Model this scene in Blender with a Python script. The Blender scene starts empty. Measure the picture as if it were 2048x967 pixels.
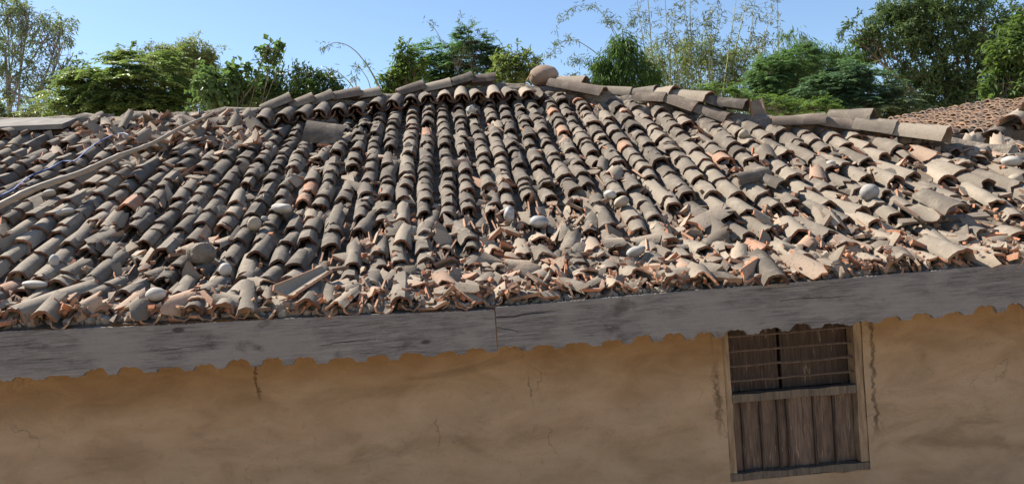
import bpy, math, random
import numpy as np
from mathutils import Vector, Matrix

random.seed(7)
rng = np.random.default_rng(11)
scene = bpy.context.scene
col = scene.collection

# ------------------------------------------------------------------ camera
F = 1500.0                       # focal length in pixels of the 2048 px wide photograph
PSI, ROLL = math.radians(4.4), 0.065
CAM = np.array([0.0, 0.0, 2.4])
Rm = Matrix.Rotation(-PSI, 3, 'Z') @ Matrix.Rotation(math.pi / 2, 3, 'X') @ Matrix.Rotation(-ROLL, 3, 'Z')
R = np.array(Rm)
cam_data = bpy.data.cameras.new('camera')
cam_data.sensor_width = 36.0
cam_data.lens = 36.0 * F / 2048.0
cam_data.clip_start, cam_data.clip_end = 0.05, 3000.0
cam = bpy.data.objects.new('camera', cam_data)
cam.matrix_world = Matrix.Translation(CAM.tolist()) @ Rm.to_4x4()
col.objects.link(cam)
scene.camera = cam

# ------------------------------------------------------------------ sky, sun, exposure
TO_SUN = Vector((-0.58, 0.36, 0.73)).normalized()
world = bpy.data.worlds.new('World')
scene.world = world
world.use_nodes = True
wn = world.node_tree
sky = wn.nodes.new('ShaderNodeTexSky')
sky.sky_type = 'NISHITA'
sky.sun_disc = False
sky.sun_elevation = math.asin(TO_SUN.z)
sky.sun_rotation = math.atan2(TO_SUN.x, TO_SUN.y)
sky.altitude = 150
sky.air_density, sky.dust_density, sky.ozone_density = 1.0, 0.3, 3.0
bg = wn.nodes['Background']
bg.inputs['Strength'].default_value = 0.078
wn.links.new(sky.outputs['Color'], bg.inputs['Color'])

sun_data = bpy.data.lights.new('sun', 'SUN')
sun_data.energy = 5.0
sun_data.angle = math.radians(0.53)
sun_data.color = (1.0, 0.92, 0.80)
sun = bpy.data.objects.new('sun', sun_data)
sun.rotation_euler = TO_SUN.to_track_quat('Z', 'Y').to_euler()
sun.location = (-10, 5, 15)
col.objects.link(sun)

vs = scene.view_settings
vs.view_transform = 'Standard'
vs.look = 'None'
vs.gamma = 1.0
vs.use_curve_mapping = False
vs.exposure = 1.25
scene.cycles.max_bounces = 6
scene.cycles.diffuse_bounces = 3
scene.cycles.transmission_bounces = 4
scene.cycles.use_denoising = True


# ------------------------------------------------------------------ projection helpers (to set out real positions)
def ray(px, py):
    return R @ np.array([(px - 1024) / F, -(py - 483.5) / F, -1.0])


def at(px, py, Y):
    d = ray(px, py)
    return CAM + d * (Y / d[1])


def proj(p):
    c = R.T @ (np.asarray(p, float) - CAM)
    return 1024 + F * c[0] / -c[2], 483.5 - F * c[1] / -c[2], -c[2]


# ------------------------------------------------------------------ materials
def new_mat(name):
    m = bpy.data.materials.new(name)
    m.use_nodes = True
    nt = m.node_tree
    b = nt.nodes['Principled BSDF']
    b.inputs['Specular IOR Level'].default_value = 0.25
    return m, nt, b


class N:
    """tiny node helper"""
    def __init__(self, nt):
        self.nt = nt

    def n(self, typ, **kw):
        x = self.nt.nodes.new(typ)
        for k, v in kw.items():
            setattr(x, k, v)
        return x

    def l(self, a, b):
        self.nt.links.new(a, b)

    def coord(self, kind='Object'):
        return self.n('ShaderNodeTexCoord').outputs[kind]

    def mapping(self, vec, scale=(1, 1, 1), loc=(0, 0, 0), rot=(0, 0, 0)):
        x = self.n('ShaderNodeMapping')
        x.inputs['Scale'].default_value = scale
        x.inputs['Location'].default_value = loc
        x.inputs['Rotation'].default_value = rot
        self.l(vec, x.inputs['Vector'])
        return x.outputs['Vector']

    def noise(self, vec, scale, detail=4.0, rough=0.55, dist=0.0):
        x = self.n('ShaderNodeTexNoise')
        x.inputs['Scale'].default_value = scale
        x.inputs['Detail'].default_value = detail
        x.inputs['Roughness'].default_value = rough
        x.inputs['Distortion'].default_value = dist
        if vec is not None:
            self.l(vec, x.inputs['Vector'])
        return x.outputs['Fac']

    def ramp(self, fac, stops, interp='LINEAR'):
        x = self.n('ShaderNodeValToRGB')
        cr = x.color_ramp
        cr.interpolation = interp
        while len(cr.elements) < len(stops):
            cr.elements.new(0.5)
        for e, (p, c) in zip(cr.elements, stops):
            e.position = p
            e.color = (*c, 1.0) if len(c) == 3 else c
        self.l(fac, x.inputs['Fac'])
        return x.outputs['Color']

    def step(self, fac, lo, hi):
        x = self.n('ShaderNodeMapRange')
        x.interpolation_type = 'SMOOTHSTEP'
        x.inputs['From Min'].default_value = lo
        x.inputs['From Max'].default_value = hi
        self.l(fac, x.inputs['Value'])
        return x.outputs['Result']

    def mix(self, fac, a, b, blend='MIX'):
        x = self.n('ShaderNodeMix', data_type='RGBA', blend_type=blend)
        for sock, v in ((x.inputs[0], fac), (x.inputs[6], a), (x.inputs[7], b)):
            if isinstance(v, (int, float)):
                sock.default_value = v
            elif isinstance(v, tuple):
                sock.default_value = (*v, 1.0)
            else:
                self.l(v, sock)
        return x.outputs[2]

    def math(self, op, a, b=0.0):
        x = self.n('ShaderNodeMath', operation=op)
        for sock, v in ((x.inputs[0], a), (x.inputs[1], b)):
            if isinstance(v, (int, float)):
                sock.default_value = v
            else:
                self.l(v, sock)
        return x.outputs[0]

    def bump(self, h, strength, dist):
        x = self.n('ShaderNodeBump')
        x.inputs['Strength'].default_value = strength
        x.inputs['Distance'].default_value = dist
        self.l(h, x.inputs['Height'])
        return x.outputs['Normal']

    def tone(self, joined):
        if joined:
            return self.n('ShaderNodeAttribute', attribute_name='tone').outputs['Fac']
        return self.n('ShaderNodeAttribute', attribute_name='tone', attribute_type='OBJECT').outputs['Fac']


def tile_material(name, joined, stops, rough=0.92, dust=0.35):
    m, nt, b = new_mat(name)
    q = N(nt)
    pos = q.n('ShaderNodeNewGeometry').outputs['Position']
    base = q.ramp(q.tone(joined), stops)
    blot = q.noise(pos, 9.0, 5, 0.6)
    fine = q.noise(pos, 60.0, 4, 0.65)
    c = q.mix(q.step(blot, 0.45, 0.72), base, q.mix(0.5, base, (0.29, 0.25, 0.20)))          # dry dust patches
    c = q.mix(q.math('MULTIPLY', q.step(fine, 0.56, 0.70), 0.45), c, (0.035, 0.030, 0.026))  # black lichen specks
    soot = q.noise(pos, 3.1, 3, 0.5)
    c = q.mix(q.math('MULTIPLY', q.step(soot, 0.52, 0.78), 0.35), c, (0.05, 0.043, 0.037))
    q.l(c, b.inputs['Base Color'])
    b.inputs['Roughness'].default_value = rough
    q.l(q.bump(q.math('ADD', fine, q.math('MULTIPLY', blot, 1.5)), 0.5, 0.006), b.inputs['Normal'])
    return m


GREY = [(0.0, (0.066, 0.055, 0.045)), (0.35, (0.128, 0.108, 0.087)), (0.65, (0.198, 0.167, 0.132)),
        (0.88, (0.285, 0.238, 0.183)), (0.93, (0.28, 0.18, 0.125)), (1.0, (0.29, 0.15, 0.095))]
PALE = [(0.0, (0.125, 0.103, 0.081)), (0.5, (0.225, 0.185, 0.142)), (0.85, (0.31, 0.25, 0.188)), (1.0, (0.34, 0.20, 0.135))]
RIM = [(0.0, (0.036, 0.020, 0.014)), (0.4, (0.090, 0.043, 0.027)), (0.75, (0.18, 0.078, 0.044)), (1.0, (0.30, 0.11, 0.055))]
FRACT = [(0.0, (0.21, 0.135, 0.09)), (0.4, (0.31, 0.165, 0.10)), (0.8, (0.37, 0.16, 0.085)), (1.0, (0.40, 0.15, 0.072))]
M = {}
for j in (0, 1):
    M['tile', j] = tile_material('weathered_tile' + ('_joined' if j else ''), j, GREY)
    M['pale', j] = tile_material('dusty_shard' + ('_joined' if j else ''), j, PALE)
    M['rim', j] = tile_material('sooty_rim' + ('_joined' if j else ''), j, RIM)
    M['fract', j] = tile_material('broken_terracotta' + ('_joined' if j else ''), j, FRACT)
M['ridge'] = tile_material('ridge_tile_brown', 0, [(0, (0.085, 0.065, 0.052)), (0.5, (0.125, 0.098, 0.078)), (1, (0.17, 0.13, 0.1))])
M['orange', 0] = tile_material('newer_tile', 0, [(0, (0.20, 0.145, 0.108)), (0.6, (0.30, 0.21, 0.15)), (1, (0.38, 0.235, 0.15))])
M['orange', 1] = tile_material('newer_tile_joined', 1, [(0, (0.20, 0.145, 0.108)), (0.6, (0.30, 0.21, 0.15)), (1, (0.38, 0.235, 0.15))])


def simple_mat(name, c0, c1, scale, rough=0.9, bump=0.3, bdist=0.01, kind='Position', stretch=(1, 1, 1)):
    m, nt, b = new_mat(name)
    q = N(nt)
    v = q.n('ShaderNodeNewGeometry').outputs['Position'] if kind == 'Position' else q.coord(kind)
    v = q.mapping(v, stretch)
    f = q.noise(v, scale, 6, 0.62)
    q.l(q.ramp(f, [(0.3, c0), (0.7, c1)]), b.inputs['Base Color'])
    b.inputs['Roughness'].default_value = rough
    q.l(q.bump(f, bump, bdist), b.inputs['Normal'])
    return m


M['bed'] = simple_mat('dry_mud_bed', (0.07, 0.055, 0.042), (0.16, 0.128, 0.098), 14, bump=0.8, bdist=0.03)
M['dirt'] = simple_mat('pale_dirt', (0.20, 0.165, 0.128), (0.33, 0.28, 0.225), 25, bump=0.7, bdist=0.02)
M['ground'] = simple_mat('ground_soil', (0.34, 0.25, 0.155), (0.46, 0.345, 0.225), 0.8, bump=0.5, bdist=0.05)
M['bamboo_pole'] = simple_mat('dry_bamboo', (0.22, 0.17, 0.12), (0.38, 0.315, 0.24), 5, 0.6, 0.2, 0.004, stretch=(1, 1, 4))
M['straw'] = simple_mat('dry_straw', (0.34, 0.24, 0.18), (0.5, 0.38, 0.29), 30)
M['cord'] = simple_mat('blue_cord', (0.05, 0.09, 0.25), (0.08, 0.14, 0.36), 30, 0.6)
M['stick'] = simple_mat('brown_stick', (0.25, 0.16, 0.07), (0.4, 0.27, 0.13), 20)
M['white_stone'] = simple_mat('white_stone', (0.26, 0.24, 0.21), (0.46, 0.43, 0.385), 9, 0.75, 0.3, 0.01)
M['cream_stone'] = simple_mat('cream_stone', (0.24, 0.20, 0.15), (0.38, 0.325, 0.25), 10, 0.8, 0.4, 0.01)
M['grey_stone'] = simple_mat('grey_stone', (0.15, 0.142, 0.13), (0.35, 0.335, 0.31), 14, 0.75, 0.4, 0.01)
M['clod'] = simple_mat('mud_clod', (0.12, 0.10, 0.08), (0.24, 0.205, 0.165), 22, 0.95, 0.9, 0.03)
M['boulder'] = simple_mat('brown_boulder', (0.15, 0.105, 0.075), (0.30, 0.225, 0.17), 4.5, 0.8, 0.4, 0.02)
M['marble'] = simple_mat('veined_stone', (0.10, 0.105, 0.11), (0.46, 0.45, 0.43), 9, 0.55, 0.3, 0.01, stretch=(1, 1, 3))
M['slab'] = simple_mat('cement_slab', (0.12, 0.11, 0.097), (0.22, 0.205, 0.185), 8, 0.92, 0.5, 0.01)
M['old_wood'] = simple_mat('old_wood', (0.12, 0.095, 0.075), (0.24, 0.20, 0.165), 8, 0.9, 0.5, 0.01, stretch=(1, 8, 8))
M['iron'] = simple_mat('rusty_iron', (0.055, 0.04, 0.032), (0.13, 0.095, 0.075), 40, 0.8, 0.4, 0.004)
M['bark'] = simple_mat('tree_bark', (0.09, 0.075, 0.055), (0.19, 0.16, 0.125), 9, 0.95, 0.7, 0.03, stretch=(1, 1, 0.3))
M['pale_bark'] = simple_mat('pale_bark', (0.17, 0.16, 0.145), (0.33, 0.31, 0.28), 6, 0.9, 0.5, 0.03, stretch=(1, 1, 0.3))
M['culm'] = simple_mat('bamboo_culm', (0.16, 0.19, 0.07), (0.30, 0.29, 0.12), 8, 0.6)


YE0 = 4.27


def fascia_mat():
    m, nt, b = new_mat('weathered_grey_board')
    q = N(nt)
    v = q.coord('Object')
    grain = q.noise(q.mapping(v, (1.6, 20, 30)), 3.0, 8, 0.78, 0.9)
    big = q.noise(q.mapping(v, (1.0, 1.0, 2.2)), 2.3, 4, 0.55)
    blotch = q.noise(q.mapping(v, (1.0, 1.0, 1.6), (7, 0, 3)), 5.0, 5, 0.6)
    c = q.ramp(grain, [(0.32, (0.036, 0.035, 0.036)), (0.46, (0.125, 0.120, 0.119)), (0.70, (0.25, 0.24, 0.234))])
    c = q.mix(q.math('MULTIPLY', q.step(big, 0.45, 0.62), 0.7), c, (0.205, 0.197, 0.19))
    c = q.mix(q.math('MULTIPLY', q.step(blotch, 0.56, 0.74), 0.75), c, (0.05, 0.042, 0.041))
    vo = q.n('ShaderNodeTexVoronoi')
    vo.inputs['Scale'].default_value = 2.3
    q.l(q.mapping(v, (0.9, 1, 2.0), (0.35, 0, 0.4)), vo.inputs['Vector'])
    knot = q.n('ShaderNodeMapRange')
    knot.inputs['From Min'].default_value, knot.inputs['From Max'].default_value = 0.05, 0.085
    knot.inputs['To Min'].default_value, knot.inputs['To Max'].default_value = 0.85, 0.0
    q.l(vo.outputs['Distance'], knot.inputs['Value'])
    c = q.mix(knot.outputs['Result'], c, (0.035, 0.028, 0.026))
    sep = q.n('ShaderNodeSeparateXYZ')
    q.l(v, sep.inputs[0])
    wob = q.math('MULTIPLY', q.math('SUBTRACT', q.noise(q.mapping(v, (1, 1, 0.2)), 9.0, 4, 0.6), 0.5), 0.035)
    split = None
    for (p0, p1, w) in (((992, 634), (1115, 622), 0.0035), ((994, 655), (1062, 664), 0.002), ((300, 700), (420, 690), 0.0014), ((1560, 600), (1720, 590), 0.0016), ((640, 690), (760, 676), 0.0015)):
        a_, b_ = at(*p0, YE0), at(*p1, YE0)
        k_ = (b_[2] - a_[2]) / (b_[0] - a_[0])
        d_ = q.math('ABSOLUTE', q.math('SUBTRACT', q.math('ADD', sep.outputs['Z'], wob), q.math('ADD', q.math('MULTIPLY', sep.outputs['X'], k_), a_[2] - k_ * a_[0])))
        m_ = q.math('SUBTRACT', 1.0, q.step(d_, w * 0.5, w * 1.4))
        m_ = q.math('MULTIPLY', m_, q.math('MULTIPLY', q.step(sep.outputs['X'], a_[0] - 0.01, a_[0] + 0.01), q.math('SUBTRACT', 1.0, q.step(sep.outputs['X'], b_[0] - 0.12, b_[0]))))
        split = m_ if split is None else q.math('MAXIMUM', split, m_)
    c = q.mix(q.math('MULTIPLY', split, 0.92), c, (0.012, 0.010, 0.009))
    q.l(c, b.inputs['Base Color'])
    b.inputs['Roughness'].default_value = 0.85
    q.l(q.bump(q.math('SUBTRACT', grain, q.math('MULTIPLY', split, 2.0)), 0.7, 0.008), b.inputs['Normal'])
    return m


M['fascia'] = fascia_mat()


def wall_mat():
    m, nt, b = new_mat('mud_plaster')
    q = N(nt)
    v = q.coord('Object')
    sep = q.n('ShaderNodeSeparateXYZ')
    q.l(v, sep.inputs[0])
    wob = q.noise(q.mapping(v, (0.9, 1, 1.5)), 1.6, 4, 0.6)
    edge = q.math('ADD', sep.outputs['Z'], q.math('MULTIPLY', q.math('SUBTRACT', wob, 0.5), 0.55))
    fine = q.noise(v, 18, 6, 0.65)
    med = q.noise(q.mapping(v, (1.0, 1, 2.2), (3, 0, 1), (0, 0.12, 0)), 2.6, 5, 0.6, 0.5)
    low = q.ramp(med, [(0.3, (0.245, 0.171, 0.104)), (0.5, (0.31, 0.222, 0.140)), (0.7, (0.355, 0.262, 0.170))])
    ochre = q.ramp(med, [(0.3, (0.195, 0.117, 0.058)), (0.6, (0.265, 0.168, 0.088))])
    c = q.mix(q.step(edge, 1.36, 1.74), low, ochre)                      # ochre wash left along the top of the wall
    st = q.noise(q.mapping(v, (0.55, 1, 1.5), (1.2, 0, 5)), 2.2, 5, 0.62, 1.1)
    c = q.mix(q.math('MULTIPLY', q.step(st, 0.60, 0.76), 0.45), c, (0.13, 0.085, 0.05))    # damp stains
    gr = q.noise(q.mapping(v, (0.5, 1, 2.6), (5, 0, 2), (0, -0.25, 0)), 2.4, 5, 0.6, 0.8)
    c = q.mix(q.math('MULTIPLY', q.step(gr, 0.60, 0.80), 0.35), c, (0.19, 0.155, 0.12))     # grey smears
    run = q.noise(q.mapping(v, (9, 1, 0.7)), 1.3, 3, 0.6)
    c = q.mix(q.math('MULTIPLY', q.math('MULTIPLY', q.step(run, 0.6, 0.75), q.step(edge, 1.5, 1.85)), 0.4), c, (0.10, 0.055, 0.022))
    vo = q.n('ShaderNodeTexVoronoi', feature='DISTANCE_TO_EDGE')
    vo.inputs['Scale'].default_value = 1.1
    dist = q.n('ShaderNodeVectorMath', operation='ADD')
    nz = q.n('ShaderNodeTexNoise')
    nz.inputs['Scale'].default_value = 3.5
    nz.inputs['Detail'].default_value = 6
    q.l(v, nz.inputs['Vector'])
    q.l(v, dist.inputs[0])
    q.l(nz.outputs['Color'], dist.inputs[1])
    q.l(dist.outputs[0], vo.inputs['Vector'])
    ck = q.n('ShaderNodeMapRange')
    ck.inputs['From Min'].default_value, ck.inputs['From Max'].default_value = 0.0, 0.010
    ck.inputs['To Min'].default_value, ck.inputs['To Max'].default_value = 1.0, 0.0
    q.l(vo.outputs['Distance'], ck.inputs['Value'])
    ckm = q.math('MULTIPLY', ck.outputs['Result'], q.step(q.noise(v, 1.3, 2, 0.5), 0.53, 0.66))
    c = q.mix(q.math('MULTIPLY', ckm, 0.25), c, (0.11, 0.08, 0.055))
    c = q.mix(q.math('MULTIPLY', q.step(fine, 0.56, 0.72), 0.35), c, (0.17, 0.12, 0.08))
    jx = q.math('MULTIPLY', q.math('SUBTRACT', q.noise(q.mapping(v, (1, 1, 1), (9, 0, 0)), 7.0, 6, 0.75), 0.5), 0.16)
    zn = q.noise(q.mapping(v, (6, 1, 4)), 3.0, 5, 0.7)
    zin = q.math('MULTIPLY', q.step(sep.outputs['Z'], 0.98, 1.12), 1.0)
    def band(x0, w, soft):
        d_ = q.math('ABSOLUTE', q.math('SUBTRACT', q.math('ADD', sep.outputs['X'], jx), x0))
        return q.math('SUBTRACT', 1.0, q.step(d_, w, w + soft))
    gap = q.math('MULTIPLY', q.math('MULTIPLY', band(2.62, 0.004, 0.014), zin), q.step(zn, 0.34, 0.5))      # split between frame and plaster
    peel = q.math('MULTIPLY', band(2.585, 0.012, 0.03), q.step(zn, 0.42, 0.6))
    c = q.mix(q.math('MULTIPLY', peel, 0.6), c, (0.30, 0.24, 0.17))
    leak = q.math('MULTIPLY', q.math('MULTIPLY', band(1.595, 0.003, 0.028), q.math('MULTIPLY', q.step(sep.outputs['Z'], 1.0, 1.3), q.math('SUBTRACT', 1.0, q.step(sep.outputs['Z'], 1.45, 1.62)))), q.step(zn, 0.3, 0.55))
    c = q.mix(q.math('MULTIPLY', leak, 0.7), c, (0.05, 0.028, 0.016))
    c = q.mix(q.math('MULTIPLY', gap, 0.65), c, (0.03, 0.022, 0.016))
    for (px_, y0_, y1_, w_, st_, cc) in ((513, 730, 800, 0.004, 0.75, (0.06, 0.03, 0.012)), (1062, 770, 810, 0.002, 0.6, (0.09, 0.06, 0.04)), (875, 850, 905, 0.0015, 0.5, (0.1, 0.07, 0.05))):
        t_, b_ = at(px_, y0_, 4.62), at(px_, y1_, 4.62)
        m_ = q.math('MULTIPLY', band(float(t_[0]), w_, w_ * 2.5), q.math('MULTIPLY', q.step(sep.outputs['Z'], b_[2] - 0.03, b_[2] + 0.06), q.math('SUBTRACT', 1.0, q.step(sep.outputs['Z'], t_[2] + 0.02, t_[2] + 0.09))))
        c = q.mix(q.math('MULTIPLY', q.math('MULTIPLY', m_, q.step(zn, 0.25, 0.5)), st_), c, cc)
    ckm = q.math('MAXIMUM', ckm, gap)
    q.l(c, b.inputs['Base Color'])
    b.inputs['Roughness'].default_value = 0.95
    grit = q.noise(v, 95, 3, 0.7)
    fine = q.math('ADD', fine, q.math('MULTIPLY', grit, 0.35))
    h = q.math('ADD', q.math('MULTIPLY', fine, 0.6), q.math('SUBTRACT', med, q.math('MULTIPLY', ckm, 0.6)))
    q.l(q.bump(h, 0.55, 0.02), b.inputs['Normal'])
    return m


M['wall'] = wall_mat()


def plank_mat(name, dark, light, streak):
    m, nt, b = new_mat(name)
    q = N(nt)
    v = q.n('ShaderNodeNewGeometry').outputs['Position']
    g = q.noise(q.mapping(v, (26, 10, 2.2)), 3, 5, 0.65, 0.4)
    s = q.noise(q.mapping(v, (34, 10, 3.5), (2, 0, 4)), 1.6, 4, 0.6, 0.3)
    k = q.noise(v, 5.0, 3, 0.5)
    c = q.ramp(g, [(0.3, dark), (0.72, light)])
    c = q.mix(q.math('MULTIPLY', q.math('MULTIPLY', q.step(s, 0.58, 0.68), q.step(k, 0.4, 0.6)), 0.7), c, streak)
    q.l(c, b.inputs['Base Color'])
    b.inputs['Roughness'].default_value = 0.85
    q.l(q.bump(g, 0.5, 0.005), b.inputs['Normal'])
    return m


M['shutter'] = plank_mat('shutter_wood', (0.06, 0.040, 0.030), (0.19, 0.135, 0.10), (0.42, 0.34, 0.26))
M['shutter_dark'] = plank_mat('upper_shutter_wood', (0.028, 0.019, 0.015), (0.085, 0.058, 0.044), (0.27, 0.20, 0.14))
M['mud_frame'] = simple_mat('muddy_frame', (0.15, 0.105, 0.065), (0.33, 0.24, 0.155), 9, 0.95, 0.7, 0.01, stretch=(3, 1, 0.6))
M['frame'] = plank_mat('frame_wood', (0.06, 0.048, 0.038), (0.17, 0.135, 0.10), (0.30, 0.24, 0.17))


def leaf_mat(name, c0, c1, trans=0.3, rough=0.5):
    m, nt, b = new_mat(name)
    q = N(nt)
    t = q.tone(True)
    c = q.mix(t, c0, c1)
    q.l(c, b.inputs['Base Color'])
    b.inputs['Roughness'].default_value = rough
    tr = q.n('ShaderNodeBsdfTranslucent')
    q.l(q.mix(0.5, c, (c1[0] * 1.6, c1[1] * 1.7, c1[2] * 0.8)), tr.inputs['Color'])
    mx = q.n('ShaderNodeMixShader')
    mx.inputs[0].default_value = trans
    q.l(b.outputs[0], mx.inputs[1])
    q.l(tr.outputs[0], mx.inputs[2])
    q.l(mx.outputs[0], nt.nodes['Material Output'].inputs['Surface'])
    return m


# ------------------------------------------------------------------ geometry kit
class Geo:
    def __init__(self, v=None, faces=None, mats=None):
        self.v = np.zeros((0, 3)) if v is None else np.asarray(v, float)
        faces = faces or []
        self.sizes = np.array([len(f) for f in faces], int)
        self.loops = np.array([i for f in faces for i in f], int)
        self.mats = np.zeros(len(faces), int) if mats is None else np.asarray(mats, int)
        self.tone = None

    @staticmethod
    def join(geos, tones=None):
        g = Geo()
        off = np.cumsum([0] + [len(x.v) for x in geos[:-1]])
        g.v = np.concatenate([x.v for x in geos])
        g.loops = np.concatenate([x.loops + o for x, o in zip(geos, off)])
        g.sizes = np.concatenate([x.sizes for x in geos])
        g.mats = np.concatenate([x.mats for x in geos])
        if tones is not None:
            g.tone = np.concatenate([np.full(len(x.v), t) for x, t in zip(geos, tones)])
        return g

    def moved(self, Mx):
        Mx = np.asarray(Mx)
        g = Geo()
        g.v = self.v @ Mx[:3, :3].T + Mx[:3, 3]
        g.loops, g.sizes, g.mats = self.loops, self.sizes, self.mats
        return g

    def mesh(self, name, mats, smooth=True, sharp=40):
        me = bpy.data.meshes.new(name)
        me.vertices.add(len(self.v))
        me.vertices.foreach_set('co', self.v.astype(np.float32).ravel())
        me.loops.add(len(self.loops))
        me.loops.foreach_set('vertex_index', self.loops.astype(np.int32))
        me.polygons.add(len(self.sizes))
        st = np.concatenate([[0], np.cumsum(self.sizes)[:-1]]).astype(np.int32)
        me.polygons.foreach_set('loop_start', st)
        me.polygons.foreach_set('loop_total', self.sizes.astype(np.int32))
        me.polygons.foreach_set('material_index', self.mats.astype(np.int32))
        me.polygons.foreach_set('use_smooth', np.full(len(self.sizes), bool(smooth)))
        if self.tone is not None:
            a = me.attributes.new('tone', 'FLOAT', 'POINT')
            a.data.foreach_set('value', self.tone.astype(np.float32))
        for m in mats:
            me.materials.append(m)
        me.update(calc_edges=True)
        if smooth and sharp:
            me.set_sharp_from_angle(angle=math.radians(sharp))
        return me


def obj(name, data, parent=None, mx=None, **props):
    o = bpy.data.objects.new(name, data)
    col.objects.link(o)
    if parent is not None:
        o.parent = parent
    if mx is not None:
        o.matrix_basis = Matrix(np.asarray(mx).tolist())
    if data is not None:
        o['tone'] = random.random() * 0.88
    for k, v in props.items():
        o[k] = v
    return o


def empty(name, loc, label, cat, group=None):
    o = obj(name, None)
    o.location = tuple(float(c) for c in loc)
    o['label'], o['category'] = label, cat
    if group:
        o['group'] = group
    return o


def frame_mx(o, x, y, z, s=(1, 1, 1)):
    m = np.eye(4)
    m[:3, 0], m[:3, 1], m[:3, 2], m[:3, 3] = np.asarray(x) * s[0], np.asarray(y) * s[1], np.asarray(z) * s[2], o
    return m


def nrm(v):
    v = np.asarray(v, float)
    return v / max(np.linalg.norm(v), 1e-9)


def box(x0, x1, y0, y1, z0, z1):
    v = [(x, y, z) for x in (x0, x1) for y in (y0, y1) for z in (z0, z1)]
    return Geo(v, [(0, 1, 3, 2), (4, 6, 7, 5), (0, 4, 5, 1), (2, 3, 7, 6), (0, 2, 6, 4), (1, 5, 7, 3)])


def rough_box(x0, x1, y0, y1, z0, z1, n=8, axis=0, amp=0.004, seed=0):
    """a board cut along one axis with slightly uneven edges"""
    r = np.random.default_rng(seed)
    lo, hi = [np.array(a, float) for a in ((x0, y0, z0), (x1, y1, z1))]
    a, b, c = axis, (axis + 1) % 3, (axis + 2) % 3
    V, Fc = [], []
    for i in range(n + 1):
        t = i / n
        for ub, uc in ((0, 0), (1, 0), (1, 1), (0, 1)):
            p = np.zeros(3)
            p[a] = lo[a] + (hi[a] - lo[a]) * t
            p[b] = (hi if ub else lo)[b] + r.normal(0, amp * 0.6)
            p[c] = (hi if uc else lo)[c] + r.normal(0, amp)
            V.append(p)
    for i in range(n):
        for k in range(4):
            Fc.append((4 * i + k, 4 * i + (k + 1) % 4, 4 * i + 4 + (k + 1) % 4, 4 * i + 4 + k))
    Fc += [(3, 2, 1, 0), (4 * n, 4 * n + 1, 4 * n + 2, 4 * n + 3)]
    return Geo(np.array(V), Fc)


def tube(pts, rad, k=6, cap=True):
    pts = np.asarray(pts, float)
    rad = np.broadcast_to(np.asarray(rad, float), (len(pts),))
    T = np.gradient(pts, axis=0)
    T /= np.linalg.norm(T, axis=1)[:, None] + 1e-9
    ref = np.array([0.31, 0.2, 0.93])
    V = []
    for p, t, r in zip(pts, T, rad):
        if abs(t @ ref) > 0.95:
            a = nrm(np.cross(t, (1, 0, 0)))
        else:
            a = nrm(np.cross(t, ref))
        b = np.cross(t, a)
        for i in range(k):
            an = 2 * math.pi * i / k
            V.append(p + r * (math.cos(an) * a + math.sin(an) * b))
    Fc = []
    for i in range(len(pts) - 1):
        for j in range(k):
            Fc.append((i * k + j, i * k + (j + 1) % k, (i + 1) * k + (j + 1) % k, (i + 1) * k + j))
    if cap:
        Fc.append(tuple(range(k))[::-1])
        Fc.append(tuple((len(pts) - 1) * k + j for j in range(k)))
    return Geo(V, Fc)


def arch_tile(r0, r1, L, th, arc=170, nseg=8, nlen=2, jag=0.004, side_jag=0.0, warp=0.003, seed=0, twist=0.0):
    """half-round tile, lower end at y=0 (radius r0), upper end at y=L (radius r1), edges at z=0"""
    r = np.random.default_rng(seed)
    half = math.radians(arc) / 2
    j0 = r.normal(0, jag, nseg + 1)
    j1 = r.normal(0, jag, nseg + 1)
    rings = []
    for sgn, dr in ((1, 0.0), (0, -th)):
        V = []
        for i in range(nlen + 1):
            t = i / nlen
            rr = r0 + (r1 - r0) * t
            sl, sr = (r.normal(0, side_jag, 2) if side_jag else (0, 0)) if sgn else keep[i]
            if sgn:
                if i == 0:
                    keep = []
                    wps = r.normal(0, warp, (nlen + 1, nseg + 1))
                keep.append((sl, sr))
            for k in range(nseg + 1):
                a = -half + 2 * half * k / nseg
                a += (sl if k == 0 else sr if k == nseg else 0)
                q = rr + dr + wps[i, k]
                y = L * t + (j0[k] if i == 0 else 0) + (j1[k] if i == nlen else 0)
                V.append((q * math.sin(a) + twist * t, y, q * math.cos(a) - rr * math.cos(half)))
        rings.append(np.array(V))
    n = (nseg + 1) * (nlen + 1)
    Vv = np.concatenate(rings)
    Fc, mt = [], []
    w = nseg + 1
    for i in range(nlen):
        for k in range(nseg):
            a, b_, c, d = i * w + k, i * w + k + 1, (i + 1) * w + k + 1, (i + 1) * w + k
            Fc.append((a, b_, c, d)); mt.append(0)
            Fc.append((n + d, n + c, n + b_, n + a)); mt.append(0)
    for k in range(nseg):
        Fc.append((k + 1, k, n + k, n + k + 1)); mt.append(1)
        q = nlen * w + k
        Fc.append((q, q + 1, n + q + 1, n + q)); mt.append(1)
    for i in range(nlen):
        a, d = i * w, (i + 1) * w
        Fc.append((a, d, n + d, n + a)); mt.append(1)
        a, d = i * w + nseg, (i + 1) * w + nseg
        Fc.append((d, a, n + a, n + d)); mt.append(1)
    return Geo(Vv, Fc, mt)


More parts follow.
